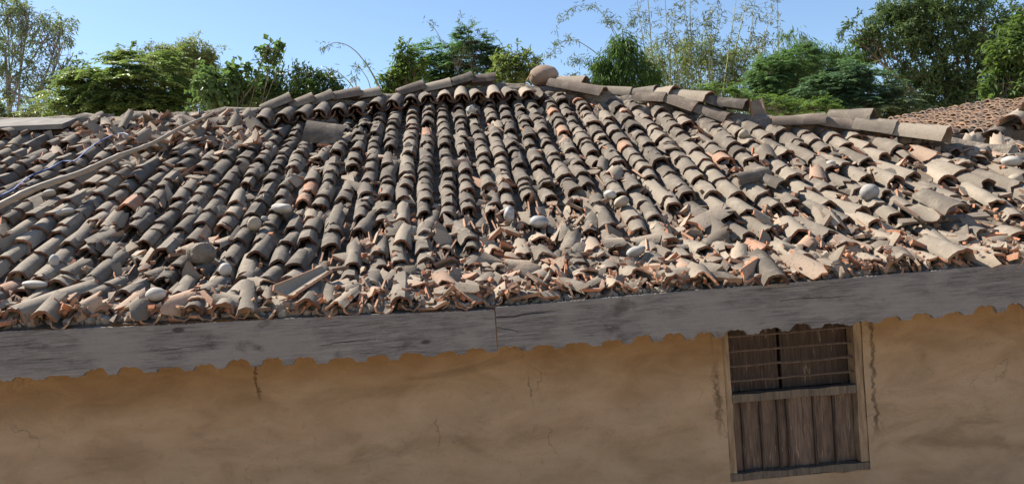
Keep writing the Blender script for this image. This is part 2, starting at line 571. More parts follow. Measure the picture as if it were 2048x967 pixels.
def shard(seed, size):
    """jagged fragment of a curved tile, lying about z=0"""
    r = np.random.default_rng(seed)
    n = r.integers(5, 8)
    an = np.sort(r.uniform(0, 2 * math.pi, n) * 0.35 + np.arange(n) / n * 2 * math.pi)
    rad = r.uniform(0.55, 1.1, n)
    el = r.uniform(0.5, 1.0)
    u, v = rad * np.cos(an) * size * el, rad * np.sin(an) * size
    cr = 0.085
    th = 0.0075 + r.uniform(0, 0.003)

    def lift(u, v, off):
        a = u / cr
        return np.stack([(cr + off) * np.sin(a), v, (cr + off) * (np.cos(a)) - cr], -1)
    top, bot = lift(u, v, th), lift(u, v, -th)
    ct, cb = lift(np.array([u.mean()]), np.array([v.mean()]), th), lift(np.array([u.mean()]), np.array([v.mean()]), -th)
    V = np.concatenate([top, bot, ct, cb])
    V[:, 2] += r.normal(0, 0.0015, len(V))
    Fc, mt = [], []
    for i in range(n):
        k = (i + 1) % n
        Fc += [(2 * n, i, k), (2 * n + 1, n + k, n + i), (i, n + i, n + k, k)]
        mt += [0, 0, 1]
    return Geo(V, Fc, mt)


def lump(seed, sub=2, amp=0.18, scale=(1, 1, 1)):
    import bmesh
    bm = bmesh.new()
    bmesh.ops.create_icosphere(bm, subdivisions=sub, radius=1.0)
    r = np.random.default_rng(seed)
    v = np.array([x.co[:] for x in bm.verts])
    f = [tuple(w.index for w in q.verts) for q in bm.faces]
    bm.free()
    d = np.zeros(len(v))
    for k in range(5):
        w = r.normal(0, 1, 3) * (1.0 + 0.7 * k)
        d += np.sin(v @ w + r.uniform(0, 6)) / (1.2 + 0.9 * k)
    v = v * (1 + amp * d[:, None] * 0.6)
    return Geo(v * np.array(scale), f)


# ------------------------------------------------------------------ ground
g = Geo([(-900, -300, 0), (900, -300, 0), (900, 1500, 0), (-900, 1500, 0)], [(0, 1, 2, 3)])
obj('ground', g.mesh('ground', [M['ground']], smooth=False), kind='structure')

# ------------------------------------------------------------------ the house: roof surface
YE, SLOPE = 4.3, 0.51
eave_pts = [at(*p, YE) for p in [(-300, 672), (0, 660), (300, 648), (700, 628), (990, 617), (1300, 590), (1650, 562), (2048, 528), (2400, 498)]]
EX, EZ = np.array([p[0] for p in eave_pts]), np.array([p[2] for p in eave_pts])
RX = np.array([-9, -4.6, -3.7, -2.8, -1.9, -1.03, -0.2, 0.64, 1.08, 1.67, 2.31, 2.7, 3.1, 3.79, 4.41, 4.67, 5.4, 7.0])
RY = np.array([8.15, 8.1, 8.0, 7.9, 7.95, 8.2, 8.38, 8.45, 8.32, 7.92, 7.62, 7.15, 6.88, 6.68, 6.25, 5.95, 5.4, 4.4])
lump_w = rng.normal(0, 1, (6, 2)) * np.array([2.0, 1.6])
lump_p = rng.uniform(0, 6.28, 6)


def yend(x):
    return float(np.interp(x, RX, RY))


def zr(x, y):
    t = min(max((y - YE) / 4.1, 0), 1)
    e = np.interp(x, EX, EZ)
    base = 2.045 * t + e * (1 - t) + SLOPE * (y - YE)
    w = sum(math.sin(a * x + b * y + p) for (a, b), p in zip(lump_w, lump_p)) * 0.006
    return float(base - 0.10 * min(1, t * 8) + w * min(1, t * 6))


def on_roof(px, py, up=0.0):
    d = ray(px, py)
    t = 3.6
    while t < 13:
        p = CAM + d * t
        if p[1] >= YE - 0.05 and p[2] - up <= zr(p[0], p[1]):
            break
        t += 0.01
    return CAM + d * t


def roof_axes(x, y):
    e = 0.03
    gx = (zr(x + e, y) - zr(x - e, y)) / (2 * e)
    gy = (zr(x, y + e) - zr(x, y - e)) / (2 * e)
    n = nrm((-gx, -gy, 1))
    u = nrm((0, 1, gy))
    l = nrm(np.cross(u, n))
    return l, u, np.cross(l, u)


house = empty('mud_house', (0, 6.4, 0), 'mud-plastered house with a broken country-tile roof and shuttered window', 'house')
HOUSE_INV = Matrix.Translation((0, -6.4, 0))


def part(name, geo, mats, parent=house, smooth=True, **props):
    o = obj(name, geo.mesh(name, mats, smooth), parent, **props)
    if parent is house:
        o.matrix_parent_inverse = HOUSE_INV
    return o


# roof bed: front slope, then the far slope falling away behind ridge and hip
xs = np.arange(-8.0, 6.4, 0.1)
V, Fc = [], []
NR = 42
for x in xs:
    ye = yend(x)
    for i in range(NR + 1):
        y = YE - 0.002 + (ye - YE) * i / NR
        V.append((x, y, zr(x, y) + rng.normal(0, 0.006)))
    for bk in (0.5, 2.0, 4.0):
        V.append((x + (0.25 * bk if x > 1.0 else 0), ye + bk, max(zr(x, ye) - 0.5 * bk, 0.6)))
W = NR + 4
for i in range(len(xs) - 1):
    for k in range(W - 1):
        a = i * W + k
        Fc.append((a, a + W, a + W + 1, a + 1))
def in_hole(x, y, m=0.0):
    return any(x0 - m < x < x1 + m and y0 - m < y < y1 + m for x0, x1, y0, y1 in HOLES)


HOLES = []
for (a, b) in (((1812, 452), (1958, 468))  ,):
    pa, pb = on_roof(a[0], b[1]), on_roof(b[0], a[1])
    HOLES.append((min(pa[0], pb[0]), max(pa[0], pb[0]), min(pa[1], pb[1]), max(pa[1], pb[1]) + 0.06))
keepf = []
for f in Fc:
    c = np.mean([V[k] for k in f], axis=0)
    if not in_hole(c[0], c[1]):
        keepf.append(f)
Fc = keepf
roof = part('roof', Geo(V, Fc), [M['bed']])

# ------------------------------------------------------------------ where the roof has collapsed (share of cover tiles gone)
DX = np.arange(64, 2048, 128)
DY = np.array([250, 300, 350, 400, 450, 500, 550, 600])
DMG = np.array([
    [.10, .75, .9, .9, .05, .05, .04, .04, .05, .05, .05, .10, .1, .1, .3, .5],
    [.15, .20, .4, .6, .04, .20, .04, .04, .04, .04, .04, .08, .15, .12, .2, .5],
    [.06, .08, .08, .08, .06, .32, .06, .06, .12, .15, .06, .12, .45, .25, .25, .4],
    [.08, .20, .08, .04, .06, .22, .08, .20, .35, .32, .08, .18, .40, .28, .40, .40],
    [.08, .28, .10, .06, .08, .42, .32, .30, .70, .50, .42, .25, .40, .55, .65, .7],
    [.12, .32, .15, .18, .15, .42, .45, .28, .78, .60, .70, .50, .60, .80, .90, .9],
    [.18, .36, .32, .22, .25, .50, .65, .38, .85, .80, .80, .55, .72, .92, .97, .97],
    [.28, .52, .50, .42, .45, .70, .85, .65, .95, .95, .95, .85, .95, 1.0, 1.0, 1.0]])


def damage(p):
    px, py, _ = proj(p)
    fx = min(max((px - 64) / 128, 0), 15)
    fy = np.interp(py, DY, np.arange(8))
    i, k = int(min(fx, 14)), int(min(fy, 6))
    a, b = fx - i, fy - k
    return ((DMG[k, i] * (1 - a) + DMG[k, i + 1] * a) * (1 - b) + (DMG[k + 1, i] * (1 - a) + DMG[k + 1, i + 1] * a) * b)


def in_view(p, mx=320, my=140):
    px, py, _ = proj(p)
    return -mx < px < 2048 + mx and py < 967 + my


# tile shapes
TL = 0.36
COVERS = [arch_tile(0.066 + 0.003 * (i % 3 - 1), 0.058, TL, 0.0155, 182 - 10 * (i % 2), 8, 2, 0.006, 0, 0.0034, 100 + i, 0.006 * (i % 3 - 1)) for i in range(14)]
CHIPPED = [arch_tile(0.066, 0.058, TL, 0.0155, 176, 8, 2, 0.016, 0.07, 0.0036, 140 + i) for i in range(8)]
HALVES = [arch_tile(0.078, 0.068, 0.15 + 0.03 * (i % 3), 0.0125, 110 + 15 * (i % 4), 7, 1, 0.022, 0.12, 0.002, 180 + i) for i in range(9)]
CHANNELS = [arch_tile(0.062, 0.080, TL, 0.012, 160, 7, 1, 0.010, 0.03, 0.002, 220 + i) for i in range(6)]
SHARDS = [shard(300 + i, s * 1.12) for i, s in enumerate([0.05, 0.06, 0.07, 0.08, 0.09, 0.10, 0.06, 0.075, 0.085, 0.055, 0.065, 0.095] * 2)]
SPLINT = [arch_tile(0.085, 0.08, 0.14 + 0.05 * (i % 3), 0.0125, 26 + 8 * (i % 4), 2, 1, 0.018, 0.05, 0.002, 340 + i) for i in range(8)]
MESH_CACHE = {}


def shared_mesh(geo, name, mats):
    key = (id(geo), name, tuple(m.name for m in mats))
    if key not in MESH_CACHE:
        MESH_CACHE[key] = geo.mesh(name, mats)
    return MESH_CACHE[key]


class Pile:
    """collects alike pieces; the largest in view become objects, the rest one joined part"""
    def __init__(self, name, skin, rim):
        self.name, self.skin, self.rim, self.items = name, skin, rim, []

    def add(self, geo, mx, size, tone=None):
        p = mx[:3, 3]
        px, py, d = proj(p)
        vis = 1.0 if (-40 < px < 2088 and 0 < py < 1000) else 0.02
        self.items.append((vis * size / max(d, 1), geo, mx, random.random() if tone is None else tone))

    def build(self, parent, limit, rest_name):
        self.items.sort(key=lambda t: -t[0])
        for w, geo, mx, tone in self.items[:limit]:
            obj(self.name, shared_mesh(geo, self.name, [M[self.skin, 0], M[self.rim, 0]]), parent, mx, tone=tone)
        rest = self.items[limit:]
        if rest:
            gg = Geo.join([g_.moved(m_) for _, g_, m_, _ in rest], [t for *_, t in rest])
            obj(rest_name, gg.mesh(rest_name, [M[self.skin, 1], M[self.rim, 1]]), parent, kind='stuff')


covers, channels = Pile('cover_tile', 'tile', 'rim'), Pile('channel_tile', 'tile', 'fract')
broken, shards_, splints = Pile('broken_tile', 'pale', 'fract'), Pile('tile_shard', 'pale', 'fract'), Pile('tile_splinter', 'pale', 'fract')


def rot_about(axis, ang):
    return np.array(Matrix.Rotation(ang, 3, Vector(axis)))


def scatter_shards(p, n, spread, up=0.05, smin=0.7, smax=1.35):
    for _ in range(n):
        x, y = p[0] + random.gauss(0, spread), p[1] + random.gauss(0, spread * 1.3)
        if y < YE + 0.055 or y > yend(x) + 0.05 or in_hole(x, y, 0.03):
            continue
        l, u, nn = roof_axes(x, y)
        o = np.array([x, y, zr(x, y)]) + nn * (up + random.uniform(-0.03, 0.025))
        a = random.uniform(0, 6.28)
        rot = rot_about(nn, a) @ rot_about(l, random.gauss(0, 0.40)) @ rot_about(u, random.gauss(0, 0.42))
        s = random.uniform(smin, smax)
        mx = frame_mx(o, rot @ l, rot @ u, rot @ nn, (s, s, s))
        if random.random() < 0.85:
            shards_.add(random.choice(SHARDS), mx, 0.15 * s)
        else:
            # slivers standing on edge, still running down the slope
            rot = rot_about(nn, random.gauss(0, 0.35)) @ rot_about(u, random.choice((-1, 1)) * random.uniform(0.5, 1.4))
            mx = frame_mx(o - nn * 0.005, rot @ l, rot @ u, rot @ nn, (s, s, s))
            splints.add(random.choice(SPLINT), mx, 0.17 * s)


def size_at(x):
    return float(np.interp(x, [-8, 0.8, 2.2, 6], [0.97, 0.96, 1.12, 1.18]))


def cover_mx(x, y, yaw=0.0, lift=0.04, tilt=0.07, roll=0.0, s=(1, 1, 1)):
    l, u, nn = roof_axes(x, y)
    rot = rot_about(nn, yaw) @ rot_about(u, roll) @ rot_about(l, -tilt)
    return frame_mx(np.array([x, y, zr(x, y)]) + nn * lift, rot @ l, rot @ u, rot @ nn, s)


def tile_tone(p, shift):
    px, py, _ = proj(p)
    t = 0.0 + 0.42 * random.random() + shift + 0.24 * min(max((px - 1000) / 700, 0), 1) + 0.16 * min(max((py - 250) / 250, 0), 1) + 0.06 * (px < 500)
    if random.random() < 0.02 + 0.035 * (1050 < px < 1400 and py < 330):
        return random.uniform(0.92, 1.0)
    return min(max(t, 0.0), 0.88)


COSA = math.cos(math.atan(SLOPE))
xk = -7.4
ci = 0
while xk < 5.6:
    sz = size_at(xk)
    sp = 0.166 * sz
    ph, amp = random.uniform(0, 6.28), random.uniform(0.006, 0.02)
    s = random.uniform(-0.05, 0.03)
    col_tone = random.gauss(0, 0.12)
    while True:
        y = YE + 0.02 + s * COSA
        x = xk + amp * math.sin(s * 1.3 + ph)
        if y > yend(x) - 0.12:
            break
        e = random.uniform(0.15, 0.25) * (0.4 + 0.6 * sz) * (1.2 if s < 1.6 else 1.0)
        if random.random() < 0.2:
            e = random.uniform(0.07, 0.16)
        p = np.array([x, y, zr(x, y)])
        if in_view(p) and not in_hole(x, y + 0.1, 0.06):
            d = damage(p)
            if random.random() < d:
                k = random.random()
                if k < 0.38:
                    sc = random.uniform(0.85, 1.15) * sz
                    broken.add(random.choice(HALVES), cover_mx(x + random.gauss(0, .015), y, random.gauss(0, .35), 0.05, random.gauss(0.08, .15), random.gauss(0, .25), (sc, sc, sc)), 0.17 * sc)
                scatter_shards(p, random.randint(3, 6), 0.085)
                if d > 0.6:
                    scatter_shards(p, 4, 0.12, 0.03, 0.5, 0.9)
            else:
                near = d > 0.3
                geo = random.choice(CHIPPED if random.random() < (0.45 if near else 0.22) else COVERS)
                ly = min(max((e + 0.14) / TL, 0.62), 1.35)
                rs = sz * random.uniform(0.88, 1.12)
                jit = 2.2 if near else 1.0
                covers.add(geo, cover_mx(x + random.gauss(0, .006 * jit), y + random.gauss(0, 0.01), random.gauss(0, .058 * jit), 0.040 + random.gauss(0, .004), 0.088 + random.gauss(0, .016 * jit), random.gauss(0, .05 * jit), (rs, ly, rs * random.uniform(0.98, 1.15))),
                           0.3 * ly, tile_tone(p, col_tone))
                if random.random() < 0.10:
                    scatter_shards(p + np.array([sp * 0.5, 0, 0]), 1, 0.03, 0.07, 0.5, 0.9)
            # channel tile between this column and the next
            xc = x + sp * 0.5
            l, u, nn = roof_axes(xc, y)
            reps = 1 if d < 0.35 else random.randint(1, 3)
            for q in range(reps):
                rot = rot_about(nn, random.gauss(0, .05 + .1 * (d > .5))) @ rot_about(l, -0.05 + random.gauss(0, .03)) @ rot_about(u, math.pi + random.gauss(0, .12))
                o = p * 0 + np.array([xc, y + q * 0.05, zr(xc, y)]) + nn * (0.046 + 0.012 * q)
                channels.add(random.choice(CHANNELS), frame_mx(o, rot @ l, rot @ u, rot @ nn, (sz * .98, 1, sz * .9)), 0.3 * (0.25 + d), random.random() * (0.03 + 0.6 * d))  # tone kept darkest where covers are whole: gutter shade put into the colour
        s += e
    xk += sp
    ci += 1

# heap of broken pieces where the ridge has come down on the left
for _ in range(190):
    px = random.uniform(165, 530)
    lo = np.interp(px, [165, 300, 530], [296, 312, 300])
    p = on_roof(px, random.uniform(np.interp(px, [165, 530], [262, 240]), lo))
    sc = random.uniform(0.7, 1.15)
    yy = min(p[1], yend(p[0]) - 0.02)
    if random.random() < 0.5:
        broken.add(random.choice(HALVES), cover_mx(p[0], yy, random.uniform(-1.0, 1.0), random.uniform(0.02, 0.11), random.gauss(0.05, .25), random.gauss(0, .35), (sc, sc, sc)), 0.17 * sc, random.uniform(0, 0.45))
    else:
        scatter_shards(p, 3, 0.06, random.uniform(0.04, 0.12), 0.8, 1.5)

# rubble belt along the eave
for _ in range(250):
    px = random.uniform(-100, 2150)
    ey = np.interp(px, [0, 990, 2048], [655, 612, 524])
    depth = np.interp(px, [0, 500, 800, 1300, 1700, 2048], [14, 18, 45, 85, 110, 100])
    p = on_roof(px, ey - random.random() ** 1.6 * depth - 4)
    if in_hole(p[0], p[1], 0.08):
        continue
    if random.random() < 0.30:
        sc = random.uniform(0.7, 1.1)
        broken.add(random.choice(HALVES), cover_mx(p[0], max(p[1], YE + 0.07), random.uniform(-1.6, 1.6), random.uniform(0.02, 0.06), random.gauss(0, .35), random.gauss(0, .5), (sc, sc, sc)), 0.17 * sc)
    scatter_shards(p, 3, 0.07, 0.04, 0.6, 1.4 if px < 1200 else 1.75)

covers.build(roof, 300, 'cover_tiles')
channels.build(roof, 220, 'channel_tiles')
broken.build(roof, 260, 'broken_tiles')
shards_.build(roof, 300, 'tile_shards')
splints.build(roof, 220, 'tile_splinters')

# crumbs and clods: too many to count
crumb = [shard(600 + i, 0.022) for i in range(6)]
clod = [lump(640 + i, 1, 0.5) for i in range(5)]
geos, tones = [], []
for _ in range(1500):
    px = random.uniform(-60, 2110)
    ey = np.interp(px, [0, 990, 2048], [655, 612, 524])
    if random.random() < 0.6:
        py = ey - random.random() ** 2 * 120
    else:
        py = random.uniform(280, ey)
    p = on_roof(px, py)
    if random.random() > damage(p) + 0.1 or in_hole(p[0], p[1]) or p[1] < YE + 0.02:
        continue
    l, u, nn = roof_axes(p[0], p[1])
    s = random.uniform(0.5, 1.4)
    rot = np.array(Matrix.Rotation(random.uniform(0, 6.3), 3, Vector(rng.normal(0, 1, 3))))
    geos.append(random.choice(crumb).moved(frame_mx(np.array([p[0], p[1], zr(p[0], p[1])]) + nn * random.uniform(0.01, 0.10), rot[0], rot[1], rot[2], (s, s, s))))
    tones.append(random.random())
obj('tile_crumbs', Geo.join(geos, tones).mesh('tile_crumbs', [M['pale', 1], M['fract', 1]]), roof, kind='stuff')
geos = []
for _ in range(2400):
    px = random.uniform(-60, 2110) if random.random() < 0.6 else random.uniform(100, 760)
    ey = np.interp(px, [0, 990, 2048], [655, 612, 524])
    py = ey - random.random() ** 2.2 * 50
    p = on_roof(px, py)
    if in_hole(p[0], p[1]):
        continue
    s = random.uniform(0.005, 0.02) * (1.6 if random.random() < 0.08 else 1)
    rot = np.array(Matrix.Rotation(random.uniform(0, 6.3), 3, Vector(rng.normal(0, 1, 3))))
    geos.append(random.choice(clod).moved(frame_mx(np.array([p[0], max(p[1], YE), zr(p[0], p[1]) + s * 0.4]), rot[0], rot[1], rot[2], (s, s * 1.3, s))))
obj('dirt_crumbs', Geo.join(geos).mesh('dirt_crumbs', [M['dirt']]), roof, kind='stuff')

# ------------------------------------------------------------------ ridge course with wavy mouths, under the ridge tiles
RC = [arch_tile(0.082, 0.07, 0.5, 0.013, 176, 8, 2, 0.004, 0, 0.002, 400 + i) for i in range(4)]
RCH = [arch_tile(0.078, 0.08, 0.5, 0.013, 172, 8, 2, 0.006, 0, 0.002, 410 + i) for i in range(4)]


def ridge_course(px0, px1, step, back=0.47, lift=0.125):
    x0, x1 = on_roof(px0, 230)[0], on_roof(px1, 190)[0]
    x = x0
    while x < x1:
        y = yend(x) - back + random.gauss(0, .02)
        mx = cover_mx(x, y, random.gauss(0, .05), lift, 0.12 + random.gauss(0, .03), random.gauss(0, .06))
        obj('ridge_course_tile', shared_mesh(random.choice(RC), 'ridge_course_tile', [M['tile', 0], M['rim', 0]]), roof, mx)
        l, u, nn = roof_axes(x + step / 2, y)
        rot = rot_about(l, -0.10) @ rot_about(u, math.pi + random.gauss(0, .05))
        mx = frame_mx(np.array([x + step / 2, y + 0.01, zr(x + step / 2, y)]) + nn * (lift + 0.045), rot @ l, rot @ u, rot @ nn)
        obj('ridge_course_channel', shared_mesh(random.choice(RCH), 'ridge_course_channel', [M['tile', 0], M['rim', 0]]), roof, mx)
        x += step * random.uniform(0.95, 1.06)


ridge_course(552, 1052, 0.178)
ridge_course(-180, 176, 0.19, 0.5, 0.10)

cv = [np.array([x, yend(x) + 0.02, zr(x, yend(x)) + 0.04]) for x in np.arange(-7.9, 4.8, 0.12)]
obj('ridge_mud', tube(np.array(cv) + rng.normal(0, 0.012, (len(cv), 3)), 0.10 + rng.normal(0, 0.008, len(cv)), 9).mesh('ridge_mud', [M['clod']]), roof)
RT = [arch_tile(0.115, 0.092, 1.0, 0.014, 176, 10, 3, 0.006, 0, 0.002, 430 + i) for i in range(5)]


def ridge_tile(a, b, Yoff=0.0, rs=1.0, dark=False, flip=False, up=0.05, name='ridge_tile'):
    """half-round ridge tile whose two ends are seen at pixels a and b of the ridge line"""
    pa, pb = on_roof(*a), on_roof(*b)
    ya, yb = yend(pa[0]) + Yoff, yend(pb[0]) + Yoff
    pa, pb = at(*a, ya), at(*b, yb)
    if flip:
        pa, pb = pb, pa
    y_ = pb - pa
    Ln = np.linalg.norm(y_)
    y_ = y_ / Ln
    x_ = nrm(np.cross(y_, (0, 0, 1)))
    z_ = np.cross(x_, y_)
    o = pa - z_ * 0.015 * rs
    return obj(name, shared_mesh(random.choice(RT), name, [M['ridge'] if dark else M['tile', 0], M['rim', 0]]), roof,
               frame_mx(o, x_, y_, z_, (rs, Ln * 1.08, rs)))


for a, b in [((529, 224), (585, 203)), ((584, 218), (629, 203)), ((627, 210), (667, 197)), ((667, 200), (721, 192)), ((721, 196), (760, 192)),
             ((800, 191), (848, 178)), ((850, 184), (902, 174)), ((901, 173), (946, 161)), ((946, 166), (990, 163))]:
    ridge_tile(a, b, flip=True, rs=1.08, dark=random.random() < 0.7)
for a, b in [((1122, 166), (1172, 170)), ((1200, 186), (1263, 192)), ((1258, 193), (1314, 188)), ((1300, 192), (1352, 190)), ((1350, 194), (1420, 202)), ((1412, 204), (1450, 216)),
             ((1440, 210), (1492, 218)), ((1665, 236), (1747, 238))]:
    ridge_tile(a, b, 0.12, flip=True)
for a, b in [((1108, 172), (1208, 192)), ((1278, 200), (1336, 203)), ((1334, 201), (1396, 222)), ((1393, 222), (1456, 244)), ((1550, 250), (1648, 248)), ((1640, 250), (1714, 262))]:
    ridge_tile(a, b, -0.05, flip=True, dark=True, rs=1.05)
for a, b in [((1714, 256), (1790, 267)), ((1784, 266), (1894, 280))]:
    ridge_tile(a, b, -0.04, flip=True, rs=1.25)

# cement ridge cap at the far left
pa, pb = at(-300, 259, 8.05), at(166, 240, 8.05)
cap = Geo.join([rough_box(pa[0], pb[0], 7.62, 8.06, -0.02, 0.03, 10, 0, 0.004, 1), rough_box(pa[0], pb[0] - 0.02, 8.063, 8.5, -0.02, 0.03, 10, 0, 0.004, 2)])
fx = np.where(cap.v[:, 1] < 8.0615, (cap.v[:, 1] - 8.06) * 0.36, (8.06 - cap.v[:, 1]) * 0.36)
cap.v[:, 2] += pb[2] + 0.02 + (pa[2] - pb[2]) * (pb[0] - cap.v[:, 0]) / (pb[0] - pa[0]) + fx
obj('ridge_cap', cap.mesh('ridge_cap', [M['slab']], smooth=False), roof)

# mud packing under the hip
geos = []
for k in range(70):
    px = random.uniform(1090, 1480)
    py = np.interp(px, [1090, 1200, 1330, 1480], [190, 208, 222, 258]) + random.uniform(-8, 12)
    p = on_roof(px, py)
    s = random.uniform(0.03, 0.09)
    geos.append(lump(700 + k % 8, 2, 0.5).moved(frame_mx(p, (1, 0, 0), (0, 1, 0), (0, 0, 1), (s * 1.5, s, s))))
for k in range(40):
    px = random.uniform(1800, 1870)
    p = on_roof(px, 292 + random.uniform(-8, 4))
    s = random.uniform(0.015, 0.04)
    geos.append(lump(700 + k % 8, 2, 0.5).moved(frame_mx(p + np.array([0, -0.05, 0.05]), (1, 0, 0), (0, 1, 0), (0, 0, 1), (s * 1.5, s, s))))
obj('mud_packing', Geo.join(geos).mesh('mud_packing', [M['clod']]), roof, kind='stuff')

# ------------------------------------------------------------------ fascia boards with a scalloped lower edge
def scallop(x, period, phase):
    t = ((x + phase) / period) % 1.0
    if t < 0.30:
        return 0.004 * math.sin(t / 0.30 * math.pi)
    u = (t - 0.30) / 0.70 * 2 - 1
    h = (1 - abs(u) ** 2.6) ** 0.5 * 0.052
    return h - 0.010 * math.exp(-(u / 0.16) ** 2)


def fascia(name, px0, px1, y0, y1, seed, rise=0.0):
    r = np.random.default_rng(seed)
    xa, xb = at(px0, 640, YE)[0], at(px1, 600, YE)[0]
    n = int((xb - xa) / 0.0085)
    X = np.linspace(xa, xb, n + 1)
    bots = [at(*p, YE) for p in [(-300, 772), (0, 760), (250, 744), (500, 730), (750, 718), (989, 700), (1000, 701), (1250, 684), (1450, 670), (1750, 642), (2048, 616), (2400, 586)]]
    bx, bz = np.array([p[0] for p in bots]), np.array([p[2] for p in bots])
    V, Fc = [], []
    wear = np.interp(X, np.linspace(xa, xb, 22), r.uniform(0.3, 1.0, 22))
    rowz = []
    for i, x in enumerate(X):
        zt = float(np.interp(x, EX, EZ)) + rise - 0.004 + r.normal(0, 0.0012)
        zb = float(np.interp(x, bx, bz)) + scallop(x + 0.012 * math.sin(x * 5.3) + 0.008 * math.sin(x * 13.1), 0.19, 0.03) * wear[i] + r.normal(0, 0.0022) - 0.006
        for y in (y0, y1):
            for t in (0, 0.33, 0.67, 1.0):
                V.append((x, y + (r.normal(0, 0.0006) if t in (0.33, 0.67) else 0), zb + (zt - zb) * t))
    for i in range(n):
        a, b = i * 8, i * 8 + 8
        for k in range(3):
            Fc.append((a + k, b + k, b + k + 1, a + k + 1))
            Fc.append((a + 4 + k + 1, b + 4 + k + 1, b + 4 + k, a + 4 + k))
        Fc += [(a + 3, b + 3, b + 7, a + 7), (a + 4, b + 4, b, a)]
    Fc += [(0, 1, 2, 3, 7, 6, 5, 4), tuple(n * 8 + k for k in (4, 5, 6, 7, 3, 2, 1, 0))]
    return part(name, Geo(V, Fc), [M['fascia']], smooth=False)


fascia('fascia_board', -420, 987.0, YE - 0.034, YE - 0.004, 5)
fascia('fascia_board', 991.5, 2500, YE - 0.030, YE - 0.002, 6, 0.014)

# ------------------------------------------------------------------ walls
YW = 4.62
WX0, WX1, WZ0, WZ1 = 1.64, 2.56, 0.80, 2.0       # window opening
gx = np.unique(np.concatenate([np.linspace(-7.2, WX0, 420), np.linspace(WX0, WX1, 30), np.linspace(WX1, 5.8, 140)]))
gz = np.unique(np.concatenate([np.linspace(0, WZ0, 34), np.linspace(WZ0, WZ1, 56), np.linspace(WZ1, 2.07, 4)]))
rw = np.random.default_rng(3)
wv = [(rw.normal(0, 2.2, 2), rw.uniform(0, 6), rw.uniform(0.4, 1)) for _ in range(14)]
wv2 = [(rw.normal(0, 9, 2), rw.uniform(0, 6), rw.uniform(0.4, 1)) for _ in range(14)]
V, Fc = [], []
for x in gx:
    for z in gz:
        d = sum(w * math.sin(k[0] * x + k[1] * z + p) for k, p, w in wv) * 0.0045 + sum(w * math.sin(k[0] * x + k[1] * z + p) for k, p, w in wv2) * 0.0016 + rw.normal(0, 0.0009)
        edge = min(abs(x - WX0), abs(x - WX1)) if WZ0 - 0.02 <= z <= WZ1 else 9
        if edge < 0.03:
            d *= 0.3
        V.append((x, YW + d, z))
nz = len(gz)
hole = []
for i in range(len(gx) - 1):
    for k in range(nz - 1):
        cx, cz = (gx[i] + gx[i + 1]) / 2, (gz[k] + gz[k + 1]) / 2
        if WX0 < cx < WX1 and WZ0 < cz < WZ1:
            continue
        a = i * nz + k
        Fc.append((a, a + nz, a + nz + 1, a + 1))
wallg = Geo(V, Fc)
reveal = Geo.join([box(WX0 - 0.10, WX0 - 0.001, YW + 0.02, YW + 0.35, WZ0, 2.2), box(WX1 + 0.001, WX1 + 0.10, YW + 0.02, YW + 0.35, WZ0, 2.2),
                   box(WX0 - 0.1, WX1 + 0.1, YW + 0.02, YW + 0.35, WZ0 - 0.12, WZ0 - 0.001)])
sides = Geo.join([box(-7.25, -7.0, YW + 0.03, 11.5, 0, 2.2), box(5.6, 5.82, YW + 0.03, 10.5, 0, 2.1), box(-7.0, 5.6, 10.9, 11.1, 0, 2.0)])
wall = part('wall', Geo.join([wallg, reveal, sides]), [M['wall']])

# ------------------------------------------------------------------ window
window = obj('window', None, house)
window.matrix_parent_inverse = HOUSE_INV


def wpart(name, geo, mat, smooth=False):
    o = obj(name, geo.mesh(name, [mat], smooth), window)
    return o


L_, R_ = WX0 + 0.046, WX1 - 0.056
wpart('jamb', rough_box(WX0 + 0.002, WX0 + 0.045, YW + 0.01, YW + 0.09, WZ0 + 0.05, 2.05, 12, 2, 0.0035, 31), M['mud_frame'])
wpart('jamb', rough_box(WX1 - 0.055, WX1 - 0.002, YW + 0.008, YW + 0.09, WZ0 + 0.05, 2.05, 12, 2, 0.0045, 32), M['mud_frame'])
wpart('middle_rail', rough_box(L_, R_, YW + 0.0, YW + 0.088, 1.295, 1.345, 10, 0, 0.003, 33), M['frame'])
wpart('sill', rough_box(WX0 + 0.003, WX1 - 0.003, YW + 0.003, YW + 0.10, WZ0 + 0.002, WZ0 + 0.048, 10, 0, 0.003, 34), M['frame'])
wpart('head', rough_box(L_, R_, YW + 0.012, YW + 0.09, 1.99, 2.05, 6, 0, 0.003, 35), M['frame'])
for k, z in enumerate((1.425, 1.52, 1.615, 1.71, 1.80)):
    r = np.random.default_rng(50 + k)
    pts = np.stack([np.linspace(L_ - 0.01, R_ + 0.01, 9), np.full(9, YW + 0.035), z + r.normal(0, 0.002, 9)], -1)
    wpart('bar', tube(pts, 0.008 + r.normal(0, 0.0007, 9), 6), M['iron'], True)
mid = L_ + (R_ - L_) * 0.44
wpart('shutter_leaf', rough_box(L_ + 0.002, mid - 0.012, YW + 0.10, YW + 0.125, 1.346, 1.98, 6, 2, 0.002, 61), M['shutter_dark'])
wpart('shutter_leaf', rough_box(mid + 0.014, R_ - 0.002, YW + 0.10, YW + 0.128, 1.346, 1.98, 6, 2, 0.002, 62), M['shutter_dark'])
cuts = np.array([0, 0.085, 0.235, 0.375, 0.45, 0.665, 0.83, 1.0]) * (R_ - L_) + L_
for k in range(7):
    yy = YW + 0.055 + 0.006 * ((k * 3) % 4)
    wpart('plank', rough_box(cuts[k] + 0.0025, cuts[k + 1] - 0.0025, yy, yy + 0.022, WZ0 + 0.049, 1.294, 7, 2, 0.0018, 70 + k), M['shutter'])
